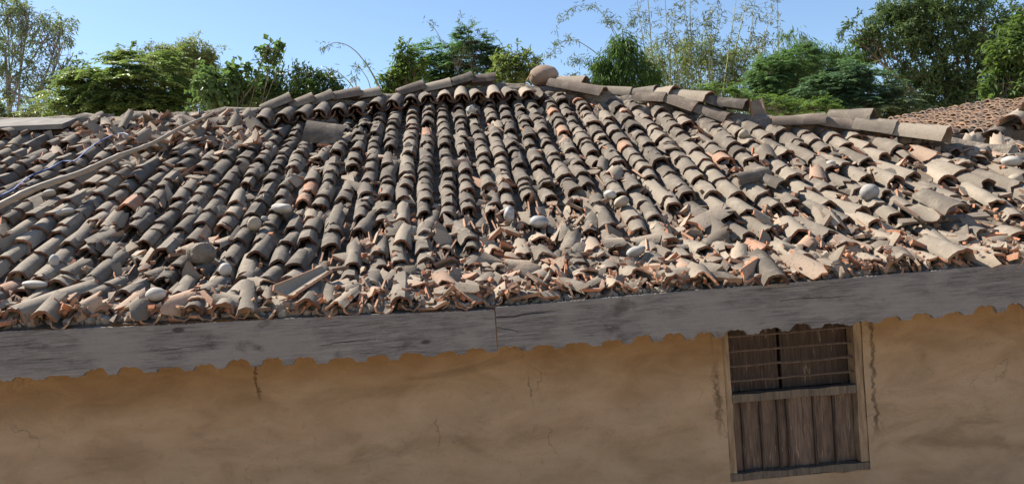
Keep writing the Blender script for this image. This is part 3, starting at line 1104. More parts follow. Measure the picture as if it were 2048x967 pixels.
for k in (1, 2, 3, 4, 5, 6):
    wpart('batten', rough_box(cuts[k] - 0.008, cuts[k] + 0.006, YW + 0.036, YW + 0.054, WZ0 + 0.05, 1.293, 7, 2, 0.0012, 80 + k), M['shutter_dark'])
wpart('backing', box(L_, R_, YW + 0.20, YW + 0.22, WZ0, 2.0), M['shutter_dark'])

# ------------------------------------------------------------------ loose things lying on the roof
def thing(o, label, cat, group=None):
    o['label'], o['category'] = label, cat
    if group:
        o['group'] = group
    return o


def stone(px, py, w, h, mat, label, seed, tilt=0.0, amp=0.12, up=0.10, name='stone', group='stones lying on the broken roof'):
    """stone seen w by h pixels large"""
    p = on_roof(px, py + h * 0.5 - 2, up)
    d = proj(p)[2]
    sx, sz = w / 2 / F * d, h / 2 / F * d
    l, u, nn = roof_axes(p[0], p[1])
    geo = lump(seed, 3, amp + 0.07)
    rot = rot_about((0, 1, 0), tilt)
    mx = frame_mx(p + np.array([0, 0.02, sz * 0.8]), rot @ np.array((1, 0, 0)), rot @ np.array((0, 1, 0)), rot @ np.array((0, 0, 1)), (sx, max(sx, sz) * 0.85, sz))
    return thing(obj(name, geo.mesh(name, [M[mat]]), None, mx), label, 'stone', group)


stone(1088, 147, 58, 44, 'boulder', 'big round brown boulder sitting on top of the roof ridge', 801, -0.05, 0.05, 0.16, 'boulder', None)
STONES = [
    (563, 417, 46, 24, 'white_stone', 'angular white stone lying across a tile column left of centre', 802, 0.1, .25),
    (508, 446, 30, 32, 'cream_stone', 'rounded cream stone just below the angular white stone', 803, 0, .12),
    (528, 438, 13, 12, 'grey_stone', 'tiny pebble touching the rounded cream stone', 804, 0, .15),
    (400, 506, 52, 38, 'clod', 'rough grey lump of dried mud between tile columns', 805, 0, .4),
    (450, 538, 24, 26, 'white_stone', 'small pointed white pebble lower right of the mud lump', 806, 0.5, .1),
    (310, 587, 40, 30, 'white_stone', 'egg-shaped white stone near the left eave', 807, 0, .05),
    (66, 569, 42, 17, 'white_stone', 'long flat white pebble at far lower left', 808, 0.15, .08),
    (105, 521, 18, 24, 'white_stone', 'small upright white pebble above the long flat pebble', 809, 0.2, .1),
    (128, 425, 38, 15, 'white_stone', 'slim white piece lying across tiles on the left', 810, -0.2, .1),
    (98, 387, 26, 13, 'white_stone', 'small white block just under the bamboo pole', 811, -0.2, .2),
    (942, 219, 20, 22, 'white_stone', 'little white heart-shaped stone below the ridge course', 812, -0.5, .3),
    (1020, 428, 24, 34, 'marble', 'upright speckled white stone in the middle rubble', 813, 0, .18),
    (1079, 443, 36, 24, 'marble', 'blue-grey veined pebble right of the speckled stone', 814, 0.1, .07),
    (1221, 389, 30, 20, 'white_stone', 'bright white chunk in the gap right of centre', 815, 0, .2),
    (1243, 403, 32, 22, 'cream_stone', 'tan oval stone right below the bright white chunk', 816, -0.3, .1),
    (1274, 503, 38, 22, 'grey_stone', 'long grey stone wedged low in the rubble right of centre', 817, -0.3, .12),
    (1743, 383, 42, 36, 'grey_stone', 'large smooth grey-white stone on the right slope', 818, 0, .06),
    (1490, 268, 26, 26, 'cream_stone', 'cream stone below the upright tile at the hip', 819, 0, .25),
    (1664, 328, 20, 14, 'white_stone', 'small pale stone in the right-hand rubble above the large smooth stone', 820, 0, .15),
    (2036, 357, 26, 22, 'cream_stone', 'cream stone at the right edge of the roof', 821, 0, .15),
    (2030, 321, 40, 22, 'white_stone', 'white stone under the junction at the right edge', 822, 0.1, .2),
    (815, 290, 14, 14, 'cream_stone', 'small cream pebble beside a column near the upper middle', 823, 0, .15),
]
for px, py, w, h, mt, lab, sd, tl, am in STONES:
    stone(px, py, w, h, mt, lab, sd, tl, am)

# bamboo pole with nodes
P0, P1 = on_roof(-260, 500, 0.20), on_roof(410, 236, 0.16)
P0 = at(-160, 474, P0[1])
P0 = at(-160, 484, P0[1] - 0.1)
P1 = at(425, 228, yend(-2.5) - 0.40)
n = 60
tt = np.linspace(0, 1, n)
pts = P0[None] * (1 - tt[:, None]) + P1[None] * tt[:, None]
pts[:, 2] += 0.018 * np.sin(tt * 7) + 0.008 * np.sin(tt * 23 + 1)
rad = np.interp(tt, [0, 1], [0.028, 0.012])
for nd in np.arange(0.05, 1.0, 0.105):
    rad = rad * (1 + 0.28 * np.exp(-((tt - nd) / 0.008) ** 2))
pole = obj('bamboo_pole', tube(pts, rad, 10).mesh('bamboo_pole', [M['bamboo_pole']]))
thing(pole, 'long pale bamboo pole lying diagonally over the left tiles', 'pole')

# blue cord
cp = [(-60, 412), (0, 392), (28, 378), (55, 355), (75, 345), (100, 336), (125, 322), (150, 322), (175, 300), (190, 288), (205, 280), (225, 270), (248, 266), (262, 272)]
pts = []
for i in range(len(cp) - 1):
    for f in (0, 0.33, 0.66):
        p = on_roof(cp[i][0] * (1 - f) + cp[i + 1][0] * f, cp[i][1] * (1 - f) + cp[i + 1][1] * f, 0.15 + 0.01 * math.sin(i * 2.1))
        pts.append(p)
thing(obj('cord', tube(np.array(pts), 0.006, 5).mesh('cord', [M['cord']])), 'thin blue cord trailing beside the bamboo pole', 'cord')

# straw tuft at the pole's upper end
geos = []
for k in range(260):
    b = at(random.uniform(392, 470), 240 + random.gauss(0, 4), yend(-2.4) - 0.02 + random.gauss(0, .06))
    d = nrm(rng.normal(0, 1, 3) * np.array([1.4, 0.6, 0.35])) * random.uniform(0.05, 0.16)
    geos.append(tube(np.array([b, b + d * 0.5 + np.array([0, 0, 0.012]), b + d]), 0.0022, 3, False))
thing(obj('straw_tuft', Geo.join(geos).mesh('straw_tuft', [M['straw']])), 'tuft of dry reddish straw at the upper end of the bamboo pole', 'straw')

# stick leaning on the boulder
a, b = at(1046, 172, 8.25), at(1062, 148, 8.3)
thing(obj('stick', tube(np.array([a, (a + b) / 2 + np.array([0.005, 0, 0.004]), b]), [0.011, 0.009, 0.008], 6).mesh('stick', [M['stick']])), 'short yellowish stick leaning against the ridge boulder', 'stick')


def loose_tile(px, py, yaw, label, geo=None, s=(1, 1, 1), lift=0.12, tilt=0.0, roll=0.0, skin='tile', rim='rim', name='loose_tile'):
    p = on_roof(px, py, lift)
    mx = cover_mx(p[0], p[1], yaw, lift, tilt, roll, s)
    o = obj(name, (geo or COVERS[0]).mesh(name, [M[skin, 0], M[rim, 0]]), None, mx)
    return thing(o, label, 'roof tile', 'loose tiles lying on the roof')


BIG = arch_tile(0.13, 0.11, 0.46, 0.014, 110, 8, 2, 0.006, 0, 0.002, 901)
UPT = arch_tile(0.105, 0.06, 0.36, 0.016, 125, 8, 3, 0.01, 0.03, 0.002, 902)
loose_tile(612, 262, -1.75, 'wide grey tile lying crosswise below the left ridge course', BIG, (1.3, .8, .8), 0.15, 0.10, 0.50)['tone'] = 0.12
p = on_roof(572, 578, 0.14)
l, u, nn = roof_axes(p[0], p[1])
y_ = nrm(l * 0.55 + u * 0.80 + nn * 0.05)
z_ = nrm(-nn * 0.8 + u * 0.55 + l * 0.25)
z_ = nrm(z_ - y_ * (z_ @ y_))
x_ = nrm(np.cross(y_, z_)); z_ = np.cross(x_, y_)
thing(obj('loose_tile', UPT.mesh('loose_tile', [M['pale', 0], M['fract', 0]]), None, frame_mx(p + nn * 0.0, x_, y_, z_, (1.0, 0.95, 0.9))),
      'big upturned tile with its hollow side up near the left eave', 'roof tile', 'loose tiles lying on the roof')
loose_tile(30, 640, -0.55, 'large whole tile hanging over the far left end of the eave', None, (1.35, 1.35, 1.35), 0.03, 0.0, 0.1)
loose_tile(1550, 570, -0.1, 'open-mouthed tile at the eave above the window', None, (1.15, 1.0, 1.15), 0.035, 0.05, 0.0)
loose_tile(1500, 572, -0.2, 'chipped tile sloping over the eave left of the open-mouthed tile', CHIPPED[2], (1.2, 1.1, 0.9), 0.0, 0.0, 0.15)
loose_tile(1900, 422, 0.1, 'broad wavy tile over the dark hole on the right', None, (1.45, 0.9, 1.1), 0.16, 0.05, 0.0)
loose_tile(1850, 430, -0.15, 'upturned trough tile beside the broad wavy tile', CHANNELS[1], (1.4, 0.9, 0.9), 0.17, 0.0, math.pi)
loose_tile(1462, 362, -1.2, 'tile rolled crosswise in the right-hand gap', None, (1.0, 0.95, 1.0), 0.10, 0.0, 0.1)
loose_tile(1560, 375, 0.25, 'short tile standing loose beside the crosswise tile', None, (1.1, 0.6, 1.0), 0.10, 0.1, 0.1)
loose_tile(1385, 448, -0.9, 'pinkish flat tile piece lying across the columns right of centre', SPLINT[2], (2.2, 1.6, 1.5), 0.12, 0.0, 0.2, 'pale', 'fract')
loose_tile(180, 500, -0.2, 'thick half tile on the left slope with its mouth open', HALVES[2], (1.3, 1.4, 1.3), 0.05, 0.08, 0.0)
# tile standing upright on the hip
p = at(1522, 246, yend(2.95) - 0.03)
z_ = nrm((-0.10, 0.12, 1)); x_ = nrm(np.cross(z_, (0.2, 1, 0))); y_ = np.cross(z_, x_)
thing(obj('loose_tile', arch_tile(0.09, 0.08, 0.23, 0.014, 105, 7, 2, 0.006, 0, 0.002, 910).mesh('loose_tile', [M['tile', 0], M['fract', 0]]), None,
          frame_mx(p, x_, z_, -y_)), 'single tile standing upright on the right hip', 'roof tile', 'loose tiles lying on the roof')

# split plank bridging the dark hole at right
a, b = on_roof(1800, 444, 0.10), on_roof(1975, 430, 0.10)
pl = rough_box(0, 1, -0.03, 0.03, -0.01, 0.01, 8, 0, 0.003, 911)
x_ = nrm(b - a); l, u, nn = roof_axes(a[0], a[1]); y_ = nrm(np.cross(nn, x_))
thing(obj('wood_strip', pl.mesh('wood_strip', [M['old_wood']], False), None, frame_mx(a, x_ * np.linalg.norm(b - a), y_, np.cross(x_, y_))), 'weathered wooden strip under the broad wavy tile on the right', 'wood strip')

# ------------------------------------------------------------------ neighbouring house with a newer tile roof, far right
nb = empty('neighbour_house', (12, 14, 0), 'neighbouring house with an orange-brown tiled roof at far right', 'house')
NBI = Matrix.Translation((-12, -14, 0))
A = at(1585, 282, 9.6)           # low end of the verge
B = at(2120, 182, 13.0)          # high end of the verge
vd = B - A
side = nrm((0.90, -0.30, -0.02))
Lv = np.linalg.norm(vd)
vu = vd / Lv
sn = nrm(np.cross(side, vu))
if sn[2] < 0:
    sn = -sn
q = [A - vu * 0.8, B + vu * 1.5, B + vu * 1.5 + side * 7, A - vu * 0.8 + side * 7]
q2 = [p_ - np.array([0, 0, 0.25]) for p_ in q]
rg = Geo(np.array(q + q2), [(0, 3, 2, 1), (4, 5, 6, 7), (0, 1, 5, 4), (1, 2, 6, 5), (2, 3, 7, 6), (3, 0, 4, 7)])
nroof = obj('roof', rg.mesh('roof', [M['bed']], False), nb)
nroof.matrix_parent_inverse = NBI
wq = [np.array([p_[0], p_[1], 0]) for p_ in q]
wg = Geo(np.array(q2 + wq), [(0, 1, 5, 4), (1, 2, 6, 5), (2, 3, 7, 6), (3, 0, 4, 7)])
wg.v = wg.v * np.array([1, 1, 1])
nw = obj('wall', wg.mesh('wall', [M['wall']], False), nb)
nw.matrix_parent_inverse = NBI
nt_pile = Pile('cover_tile', 'orange', 'orange')
NT = [arch_tile(0.07, 0.055, 0.30, 0.013, 172, 6, 1, 0.004, 0, 0.002, 930 + i) for i in range(4)]
for i in range(44):
    for k in range(30):
        s_ = -0.7 + k * 0.2 + random.gauss(0, .05)
        o = A + side * (0.06 + i * 0.155 + random.gauss(0, .015)) + vu * s_ + sn * (0.01 + random.gauss(0, .006))
        px, py, _ = proj(o)
        if px > 2450 or py > 420:
            continue
        yx = rot_about(sn, random.gauss(0, .06)) @ rot_about(nrm(np.cross(vu, sn)), -0.12)
        nt_pile.add(random.choice(NT), frame_mx(o, yx @ nrm(np.cross(vu, sn)), yx @ vu, yx @ sn, (1, 1, 1 if i else 1.4)), 0.3)
nt_pile.build(nroof, 180, 'cover_tiles')
# hip roll of big tiles coming down towards the valley
for a, b in [((1985, 284), (2030, 248)), ((2022, 254), (2075, 216)), ((2066, 222), (2130, 178))]:
    pa, pb = at(*a, 8.2), at(*b, 8.9)
    y_ = nrm(pb - pa); x_ = nrm(np.cross(y_, (0, 0, 1))); z_ = np.cross(x_, y_)
    o = obj('ridge_tile', shared_mesh(RT[0], 'ridge_tile', [M['tile', 0], M['rim', 0]]), nroof, frame_mx(pa, x_, y_, z_, (1.3, np.linalg.norm(pb - pa) * 1.1, 1.3)))
    o.matrix_parent_inverse = Matrix.Identity(4)
for o in nroof.children:
    o.matrix_parent_inverse = Matrix.Identity(4)
# rubble in the valley between the two roofs
for k in range(46):
    px, py = random.uniform(1900, 2160), random.uniform(296, 350)
    p = on_roof(px, py)
    sc = random.uniform(0.9, 1.4)
    l, u, nn = roof_axes(p[0], p[1])
    mx = cover_mx(p[0], p[1], random.uniform(-1.5, -0.5), random.uniform(0.03, 0.08), random.gauss(0, .12), random.gauss(0, .2), (sc * .9, sc * 1.2, sc * .6))
    obj('valley_tile', shared_mesh(HALVES[k % 9], 'valley_tile', [M['pale', 0], M['fract', 0]]), roof, mx)

# ------------------------------------------------------------------ trees
def leaves(P, A, Nn, L, Wd, tone, fold=0.25):
    """N diamond leaves: base P, axis A, normal Nn"""
    P, A, Nn = (np.asarray(v, float) for v in (P, A, Nn))
    A = A / (np.linalg.norm(A, axis=1)[:, None] + 1e-9)
    S = np.cross(A, Nn)
    S /= np.linalg.norm(S, axis=1)[:, None] + 1e-9
    Up = np.cross(S, A)
    L, Wd = np.broadcast_to(L, len(P))[:, None], np.broadcast_to(Wd, len(P))[:, None]
    v = np.stack([P, P + A * L * 0.45 + S * Wd * 0.5 + Up * Wd * fold, P + A * L - Up * L * 0.10, P + A * L * 0.45 - S * Wd * 0.5 + Up * Wd * fold], 1)
    g = Geo()
    g.v = v.reshape(-1, 3)
    n = len(P)
    idx = np.arange(n)[:, None] * 4
    g.loops = (idx + np.array([0, 1, 2, 0, 2, 3])).ravel()
    g.sizes = np.full(2 * n, 3)
    g.mats = np.zeros(2 * n, int)
    g.tone = np.repeat(np.broadcast_to(tone, n), 4)
    return g


def cat_leaf(gs):
    g = Geo.join(gs)
    g.tone = np.concatenate([x.tone for x in gs])
    return g


def unit(n, r=rng):
    v = r.normal(0, 1, (n, 3))
    return v / np.linalg.norm(v, axis=1)[:, None]


def sample_blobs(blobs, Y, dens, depth=1.0, shell=0.45, holes=0.5, gap=26.0):
    """twig ends spread through the crown's volume, thinned where the crown has gaps"""
    C, O = [], []
    for (cx, cy, rx, ry) in blobs:
        c = at(cx, cy, Y)
        k = Y / F
        ex, ez = rx * k, ry * k
        ey = 0.5 * (ex + ez) * depth
        n = max(6, int(dens * rx * ry))
        d = unit(n)
        rr = rng.uniform(0.12, 1, n) ** shell * np.where(rng.random(n) < 0.28, rng.uniform(1.0, 1.5, n), 1.0)
        p = c + d * rr[:, None] * np.array([ex, ey, ez])
        C.append(p)
        O.append(d)
    C, O = np.concatenate(C), np.concatenate(O)
    sc = F / Y / gap
    f = sum(np.sin(C @ w * sc + ph) for w, ph in zip(rng.normal(0, 1, (5, 3)), rng.uniform(0, 6, 5)))
    keep = rng.random(len(C)) < np.clip(0.8 + (f + holes) * 0.6, 0.08, 1)
    return C[keep], O[keep]


def crown_broad(C, O, nl, L, Wd, droop=0.35, spread=0.9):
    n = len(C)
    P = np.repeat(C, nl, 0) + rng.normal(0, L * 0.35, (n * nl, 3))
    A = np.repeat(O, nl, 0) * 0.5 + unit(n * nl) * spread + np.array([0, 0, -droop])
    Nn = unit(n * nl) * 0.7 + np.array([0, 0, 1.0])
    tone = np.clip(np.repeat(rng.random(n), nl) * 0.6 + rng.random(n * nl) * 0.5 - 0.05, 0, 1)
    return leaves(P, A, Nn, L * rng.uniform(0.65, 1.2, n * nl), Wd * rng.uniform(0.75, 1.2, n * nl), tone)


def crown_frond(C, O, fr, FL, pairs, L, Wd, droop=0.35, rise=0.25):
    n = len(C) * fr
    B = np.repeat(C, fr, 0)
    D = np.repeat(O, fr, 0) * 0.8 + unit(n) * np.array([1, 1, 0.35])
    D[:, 2] = D[:, 2] * 0.5 + rise
    D /= np.linalg.norm(D, axis=1)[:, None]
    ln = FL * rng.uniform(0.6, 1.15, n)
    side_ = np.cross(D, np.array([0, 0, 1.0]))
    side_ /= np.linalg.norm(side_, axis=1)[:, None] + 1e-9
    ft = np.clip(np.repeat(rng.random(len(C)), fr) * 0.6 + rng.random(n) * 0.45, 0, 1)
    gs = []
    for t in np.linspace(0.18, 1.0, pairs):
        p = B + D * (ln * t)[:, None] + np.array([0, 0, -1.0]) * (droop * ln * t * t)[:, None]
        tp = math.sin(min(t * 1.15, 1) * math.pi * 0.86 + 0.3) * 0.6 + 0.45
        for sg in (-1, 1):
            a = side_ * sg + D * 0.45 + np.array([0, 0, -0.35]) + rng.normal(0, 0.12, (n, 3))
            nn = np.array([0, 0, 1.0]) + rng.normal(0, 0.25, (n, 3))
            gs.append(leaves(p, a, nn, L * tp * rng.uniform(0.8, 1.15, n), Wd, np.clip(ft + rng.normal(0, 0.1, n), 0, 1), 0.1))
    return cat_leaf(gs)


def tree(name, label, Y, blobs, kind, colors, dens, base_px=None, group='trees behind the house', bark='bark', trunk_r=0.09, holes=0.5, trans=0.38, twigs=14, gap=26.0, **kw):
    cx = np.mean([b[0] for b in blobs]) if base_px is None else base_px
    top = at(cx, np.mean([b[1] for b in blobs]), Y)
    base = np.array([top[0], Y, 0.0])
    root = empty(name, base, label, 'tree', group)
    inv = Matrix.Translation((-base[0], -base[1], 0))
    C, O = sample_blobs(blobs, Y, dens, holes=holes, gap=gap)
    gs = []
    fork = base * 0.45 + np.array([top[0], Y, top[2]]) * 0.55
    m1 = (base + fork) / 2 + np.array([rng.normal(0, .12), rng.normal(0, .12), 0])
    gs.append(tube(np.array([base, m1, fork, top]), [trunk_r * 1.25, trunk_r, trunk_r * 0.75, trunk_r * 0.35], 8))
    for (bx, by, rx, ry) in blobs:
        e = at(bx, by, Y) + np.array([0, rng.normal(0, 0.2), 0])
        st = fork + (top - fork) * rng.uniform(0, 0.8)
        md = (st + e) / 2 + np.array([0, 0, -0.12 * np.linalg.norm(e - st)])
        gs.append(tube(np.array([st, md, e]), [trunk_r * 0.45, trunk_r * 0.3, trunk_r * 0.14], 6))
        dd = np.linalg.norm(C - e, axis=1)
        near = np.argsort(dd)[:max(twigs * 8, 1)]
        for j in rng.choice(near, min(twigs, len(near)), replace=False):
            mid_ = (e + C[j]) / 2 + rng.normal(0, 0.05, 3)
            gs.append(tube(np.array([e + (md - e) * rng.uniform(0, .5), mid_, C[j]]), [trunk_r * 0.13, trunk_r * 0.09, trunk_r * 0.04], 4, False))
    o = obj('trunk', Geo.join(gs).mesh('trunk', [M[bark]]), root)
    o.matrix_parent_inverse = inv
    if kind == 'broad':
        lg = crown_broad(C, O, **kw)
    else:
        lg = crown_frond(C, O, **kw)
    mt = leaf_mat(name + '_leaf', colors[0], colors[1], trans)
    o = obj('crown', lg.mesh('crown', [mt], smooth=False), root)
    o.matrix_parent_inverse = inv
    return root


EUC = dict(nl=8, L=0.30, Wd=0.075, droop=0.55, spread=0.95)
tree('eucalyptus_tree', 'tall sparse grey-green eucalyptus at the far left', 40,
     [(20, 100, 45, 55), (90, 75, 45, 40), (130, 85, 32, 42), (100, 140, 48, 42), (48, 38, 42, 30), (120, 48, 28, 20), (30, 170, 40, 45), (85, 195, 42, 32), (8, 8, 45, 22), (58, 12, 22, 14), (-40, 60, 60, 70), (-40, 170, 60, 60), (135, 150, 22, 30)],
     'broad', ((0.085, 0.125, 0.075), (0.20, 0.25, 0.15)), 0.07, 10, bark='pale_bark', trunk_r=0.16, holes=-0.9, gap=12.0, twigs=20, **EUC)
tree('eucalyptus_tree', 'smaller grey-green eucalyptus behind the feathery tree', 46,
     [(392, 108, 36, 32), (352, 115, 38, 24), (300, 106, 24, 16), (412, 142, 28, 38), (335, 140, 50, 30), (380, 150, 40, 35), (330, 112, 25, 16)],
     'broad', ((0.080, 0.110, 0.050), (0.218, 0.246, 0.105)), 0.2240, 380, bark='pale_bark', trunk_r=0.12, holes=0.3, gap=14.0, twigs=8, **EUC)
tree('feathery_tree', 'wide feathery-leaved tree with drooping fronds on the left', 22,
     [(250, 175, 80, 55), (195, 190, 55, 42), (310, 175, 55, 48), (275, 133, 65, 26), (330, 215, 55, 32), (215, 142, 48, 20), (260, 225, 90, 28), (150, 185, 30, 16), (345, 150, 30, 25), (160, 215, 40, 22)],
     'frond', ((0.045, 0.085, 0.030), (0.16, 0.22, 0.08)), 0.0231, 260, fr=5, FL=0.75, pairs=8, L=0.22, Wd=0.07, droop=0.45, rise=0.22)
tree('feathery_bush', 'low yellow-green feathery bush at the foot of the tall eucalyptus', 24,
     [(60, 225, 60, 18), (110, 212, 35, 18), (20, 232, 40, 14), (-40, 230, 50, 18)],
     'frond', ((0.055, 0.085, 0.030), (0.15, 0.185, 0.075)), 0.0319, 60, fr=5, FL=0.55, pairs=7, L=0.16, Wd=0.05, trunk_r=0.06)
tree('large_leaved_tree', 'tree with big rounded bright leaves left of the dark one', 20,
     [(440, 170, 48, 36), (402, 190, 28, 28), (480, 150, 34, 26), (430, 215, 55, 25), (546, 92, 12, 10), (528, 100, 9, 8), (565, 88, 10, 4), (542, 120, 12, 16), (490, 185, 40, 30)],
     'broad', ((0.030, 0.065, 0.022), (0.12, 0.185, 0.075)), 0.0563, 460, nl=5, L=0.19, Wd=0.15, droop=0.5, trunk_r=0.05, holes=1.6, gap=60.0, twigs=5)
tree('dark_leafy_tree', 'dense dark glossy broadleaf tree left of the ridge tiles', 21,
     [(560, 170, 45, 42), (520, 200, 48, 36), (598, 142, 30, 20), (585, 190, 50, 36), (648, 172, 34, 24), (625, 205, 60, 28), (680, 195, 18, 18), (480, 222, 45, 22), (545, 145, 25, 20)],
     'broad', ((0.018, 0.043, 0.016), (0.092, 0.151, 0.041)), 0.1330, 580, nl=9, L=0.16, Wd=0.055, droop=0.35, trans=0.15, holes=0.7)
tree('leafy_tree', 'small glossy broadleaf tree at the left of the central trees', 20,
     [(808, 108, 18, 22), (800, 150, 22, 14), (775, 160, 16, 10), (830, 135, 24, 26), (812, 175, 40, 14), (770, 185, 16, 8)],
     'broad', ((0.025, 0.057, 0.018), (0.133, 0.202, 0.051)), 0.1862, 815, nl=9, L=0.16, Wd=0.06, trunk_r=0.06, holes=0.5)
tree('fern_leaved_tree', 'bright green fern-leaved tree behind the ridge centre', 21,
     [(880, 108, 42, 26), (858, 140, 42, 24), (902, 138, 38, 28), (865, 168, 60, 16), (905, 88, 22, 14)],
     'frond', ((0.032, 0.085, 0.025), (0.12, 0.23, 0.07)), 0.0479, 880, fr=5, FL=0.42, pairs=10, L=0.11, Wd=0.036, droop=0.25, rise=0.2, trunk_r=0.07)
tree('layered_tree', 'dark tiered tree with thin trunk rising highest behind the ridge centre', 20,
     [(940, 68, 14, 12), (945, 85, 28, 16), (948, 108, 44, 18), (945, 132, 54, 20), (985, 108, 16, 10), (950, 158, 60, 20), (905, 125, 20, 20)],
     'frond', ((0.025, 0.065, 0.030), (0.10, 0.175, 0.08)), 0.0476, 942, fr=5, FL=0.40, pairs=10, L=0.105, Wd=0.034, droop=0.2, rise=0.05, trunk_r=0.06)
tree('leafy_tree', 'pale-tipped broadleaf tree just left of the boulder', 19,
     [(1030, 103, 18, 16), (1002, 130, 20, 22), (1052, 124, 24, 22), (1022, 150, 42, 22), (1072, 118, 10, 10), (1000, 165, 40, 15)],
     'broad', ((0.037, 0.076, 0.024), (0.208, 0.260, 0.088)), 0.1033, 1030, nl=9, L=0.15, Wd=0.055, trunk_r=0.06, holes=0.3)
BAM = dict(nl=8, L=0.24, Wd=0.036, droop=1.25, spread=0.8)
tree('bamboo_clump', 'dense dark drooping bamboo clump right of the boulder', 22,
     [(1245, 88, 26, 20), (1240, 118, 46, 30), (1255, 160, 62, 34), (1200, 130, 20, 16), (1290, 150, 30, 30), (1215, 165, 40, 25)],
     'broad', ((0.018, 0.048, 0.016), (0.100, 0.168, 0.044)), 0.1361, 1245, trunk_r=0.05, bark='culm', holes=0.9, **BAM)
tree('bamboo_clump', 'tall dense bamboo with a palm-like top right of the thin stems', 23,
     [(1577, 62, 20, 14), (1580, 82, 30, 18), (1592, 112, 56, 30), (1555, 140, 48, 36), (1650, 130, 55, 36), (1692, 112, 32, 24), (1620, 172, 75, 40), (1600, 60, 14, 10)],
     'broad', ((0.022, 0.061, 0.016), (0.125, 0.210, 0.047)), 0.1193, 1600, trunk_r=0.05, bark='culm', holes=0.8, **BAM)
tree('bamboo_thicket', 'light airy bamboo thicket below the thin upright stems', 27,
     [(1350, 150, 50, 50), (1420, 150, 55, 50), (1480, 130, 40, 40), (1390, 105, 45, 30), (1330, 195, 40, 30), (1450, 190, 60, 30), (1310, 120, 20, 40)],
     'broad', ((0.056, 0.095, 0.024), (0.233, 0.277, 0.088)), 0.15, 1400, trunk_r=0.05, bark='culm', holes=-0.3, nl=7, L=0.22, Wd=0.034, droop=0.4, spread=1.0)
FERN = dict(fr=5, FL=0.50, pairs=10, L=0.11, Wd=0.036, droop=0.35, rise=0.16)
tree('fern_leaved_tree', 'blue-green fern-leaved tree in front of the dense bamboo', 18,
     [(1690, 150, 40, 30), (1725, 172, 45, 34), (1650, 190, 55, 34), (1700, 205, 60, 30)],
     'frond', ((0.035, 0.080, 0.045), (0.12, 0.20, 0.12)), 0.0440, 1690, trunk_r=0.06, **FERN)
tree('fern_leaved_tree', 'rounded fern-leaved tree left of the blue-green one', 19,
     [(1560, 175, 50, 40), (1600, 120, 40, 24), (1540, 140, 40, 30), (1580, 210, 60, 26)],
     'frond', ((0.035, 0.080, 0.035), (0.12, 0.205, 0.09)), 0.0378, 1565, trunk_r=0.06, **FERN)
tree('fern_leaved_bush', 'low pale fern-leaved bush behind the right hip', 17.5,
     [(1785, 208, 55, 22), (1830, 225, 40, 18), (1750, 222, 60, 18)],
     'frond', ((0.04, 0.075, 0.045), (0.13, 0.18, 0.11)), 0.0399, 1785, trunk_r=0.05, **FERN)
tree('young_bush', 'yellow-green leafy bush above the hip tiles', 17,
     [(1440, 185, 32, 18), (1520, 215, 60, 18), (1480, 205, 40, 16), (1620, 222, 60, 16), (1340, 205, 40, 14)],
     'frond', ((0.045, 0.09, 0.024), (0.14, 0.22, 0.065)), 0.0322, 1500, fr=5, FL=0.40, pairs=7, L=0.11, Wd=0.042, trunk_r=0.05)
tree('mango_tree', 'huge dark broad-crowned tree filling the upper right', 30,
     [(1790, 65, 75, 50), (1715, 62, 36, 34), (1860, 50, 75, 50), (1835, 140, 65, 45), (1905, 130, 70, 60), (1930, 205, 85, 45), (1870, 225, 60, 25), (1965, 50, 80, 65), (1805, 20, 55, 30), (1735, 112, 28, 18), (2040, 140, 70, 90), (1830, 190, 45, 28), (1900, 5, 80, 30)],
     'broad', ((0.024, 0.055, 0.020), (0.12, 0.175, 0.07)), 0.1330, 1935, trunk_r=0.20, nl=9, L=0.19, Wd=0.075, droop=0.35, holes=0.9, gap=18.0, trans=0.25, twigs=20)
tree('bright_leafed_tree', 'sunlit light green tree at the right edge of the view', 17,
     [(2030, 105, 50, 45), (2015, 165, 48, 36), (2045, 55, 32, 26), (2000, 205, 30, 12), (2100, 130, 60, 80)],
     'broad', ((0.030, 0.065, 0.018), (0.12, 0.18, 0.055)), 0.1064, 2050, nl=8, L=0.17, Wd=0.085, trunk_r=0.1, holes=0.2)



tree('background_tree', 'dark green trees closing the gap under the mango crown', 34,
     [(1680, 215, 70, 40), (1790, 215, 60, 30), (1740, 195, 60, 35), (1860, 245, 60, 20), (1560, 215, 80, 35)],
     'broad', ((0.022, 0.048, 0.022), (0.085, 0.125, 0.055)), 0.08, 1720, nl=8, L=0.24, Wd=0.09, trunk_r=0.12, holes=0.8)
tree('background_tree', 'dark green trees low behind the feathery tree on the left', 34,
     [(180, 232, 60, 22), (280, 225, 80, 30), (380, 220, 60, 36), (470, 215, 60, 34), (560, 215, 70, 34)],
     'broad', ((0.020, 0.045, 0.022), (0.075, 0.115, 0.05)), 0.08, 380, nl=8, L=0.24, Wd=0.09, trunk_r=0.12, holes=0.8)


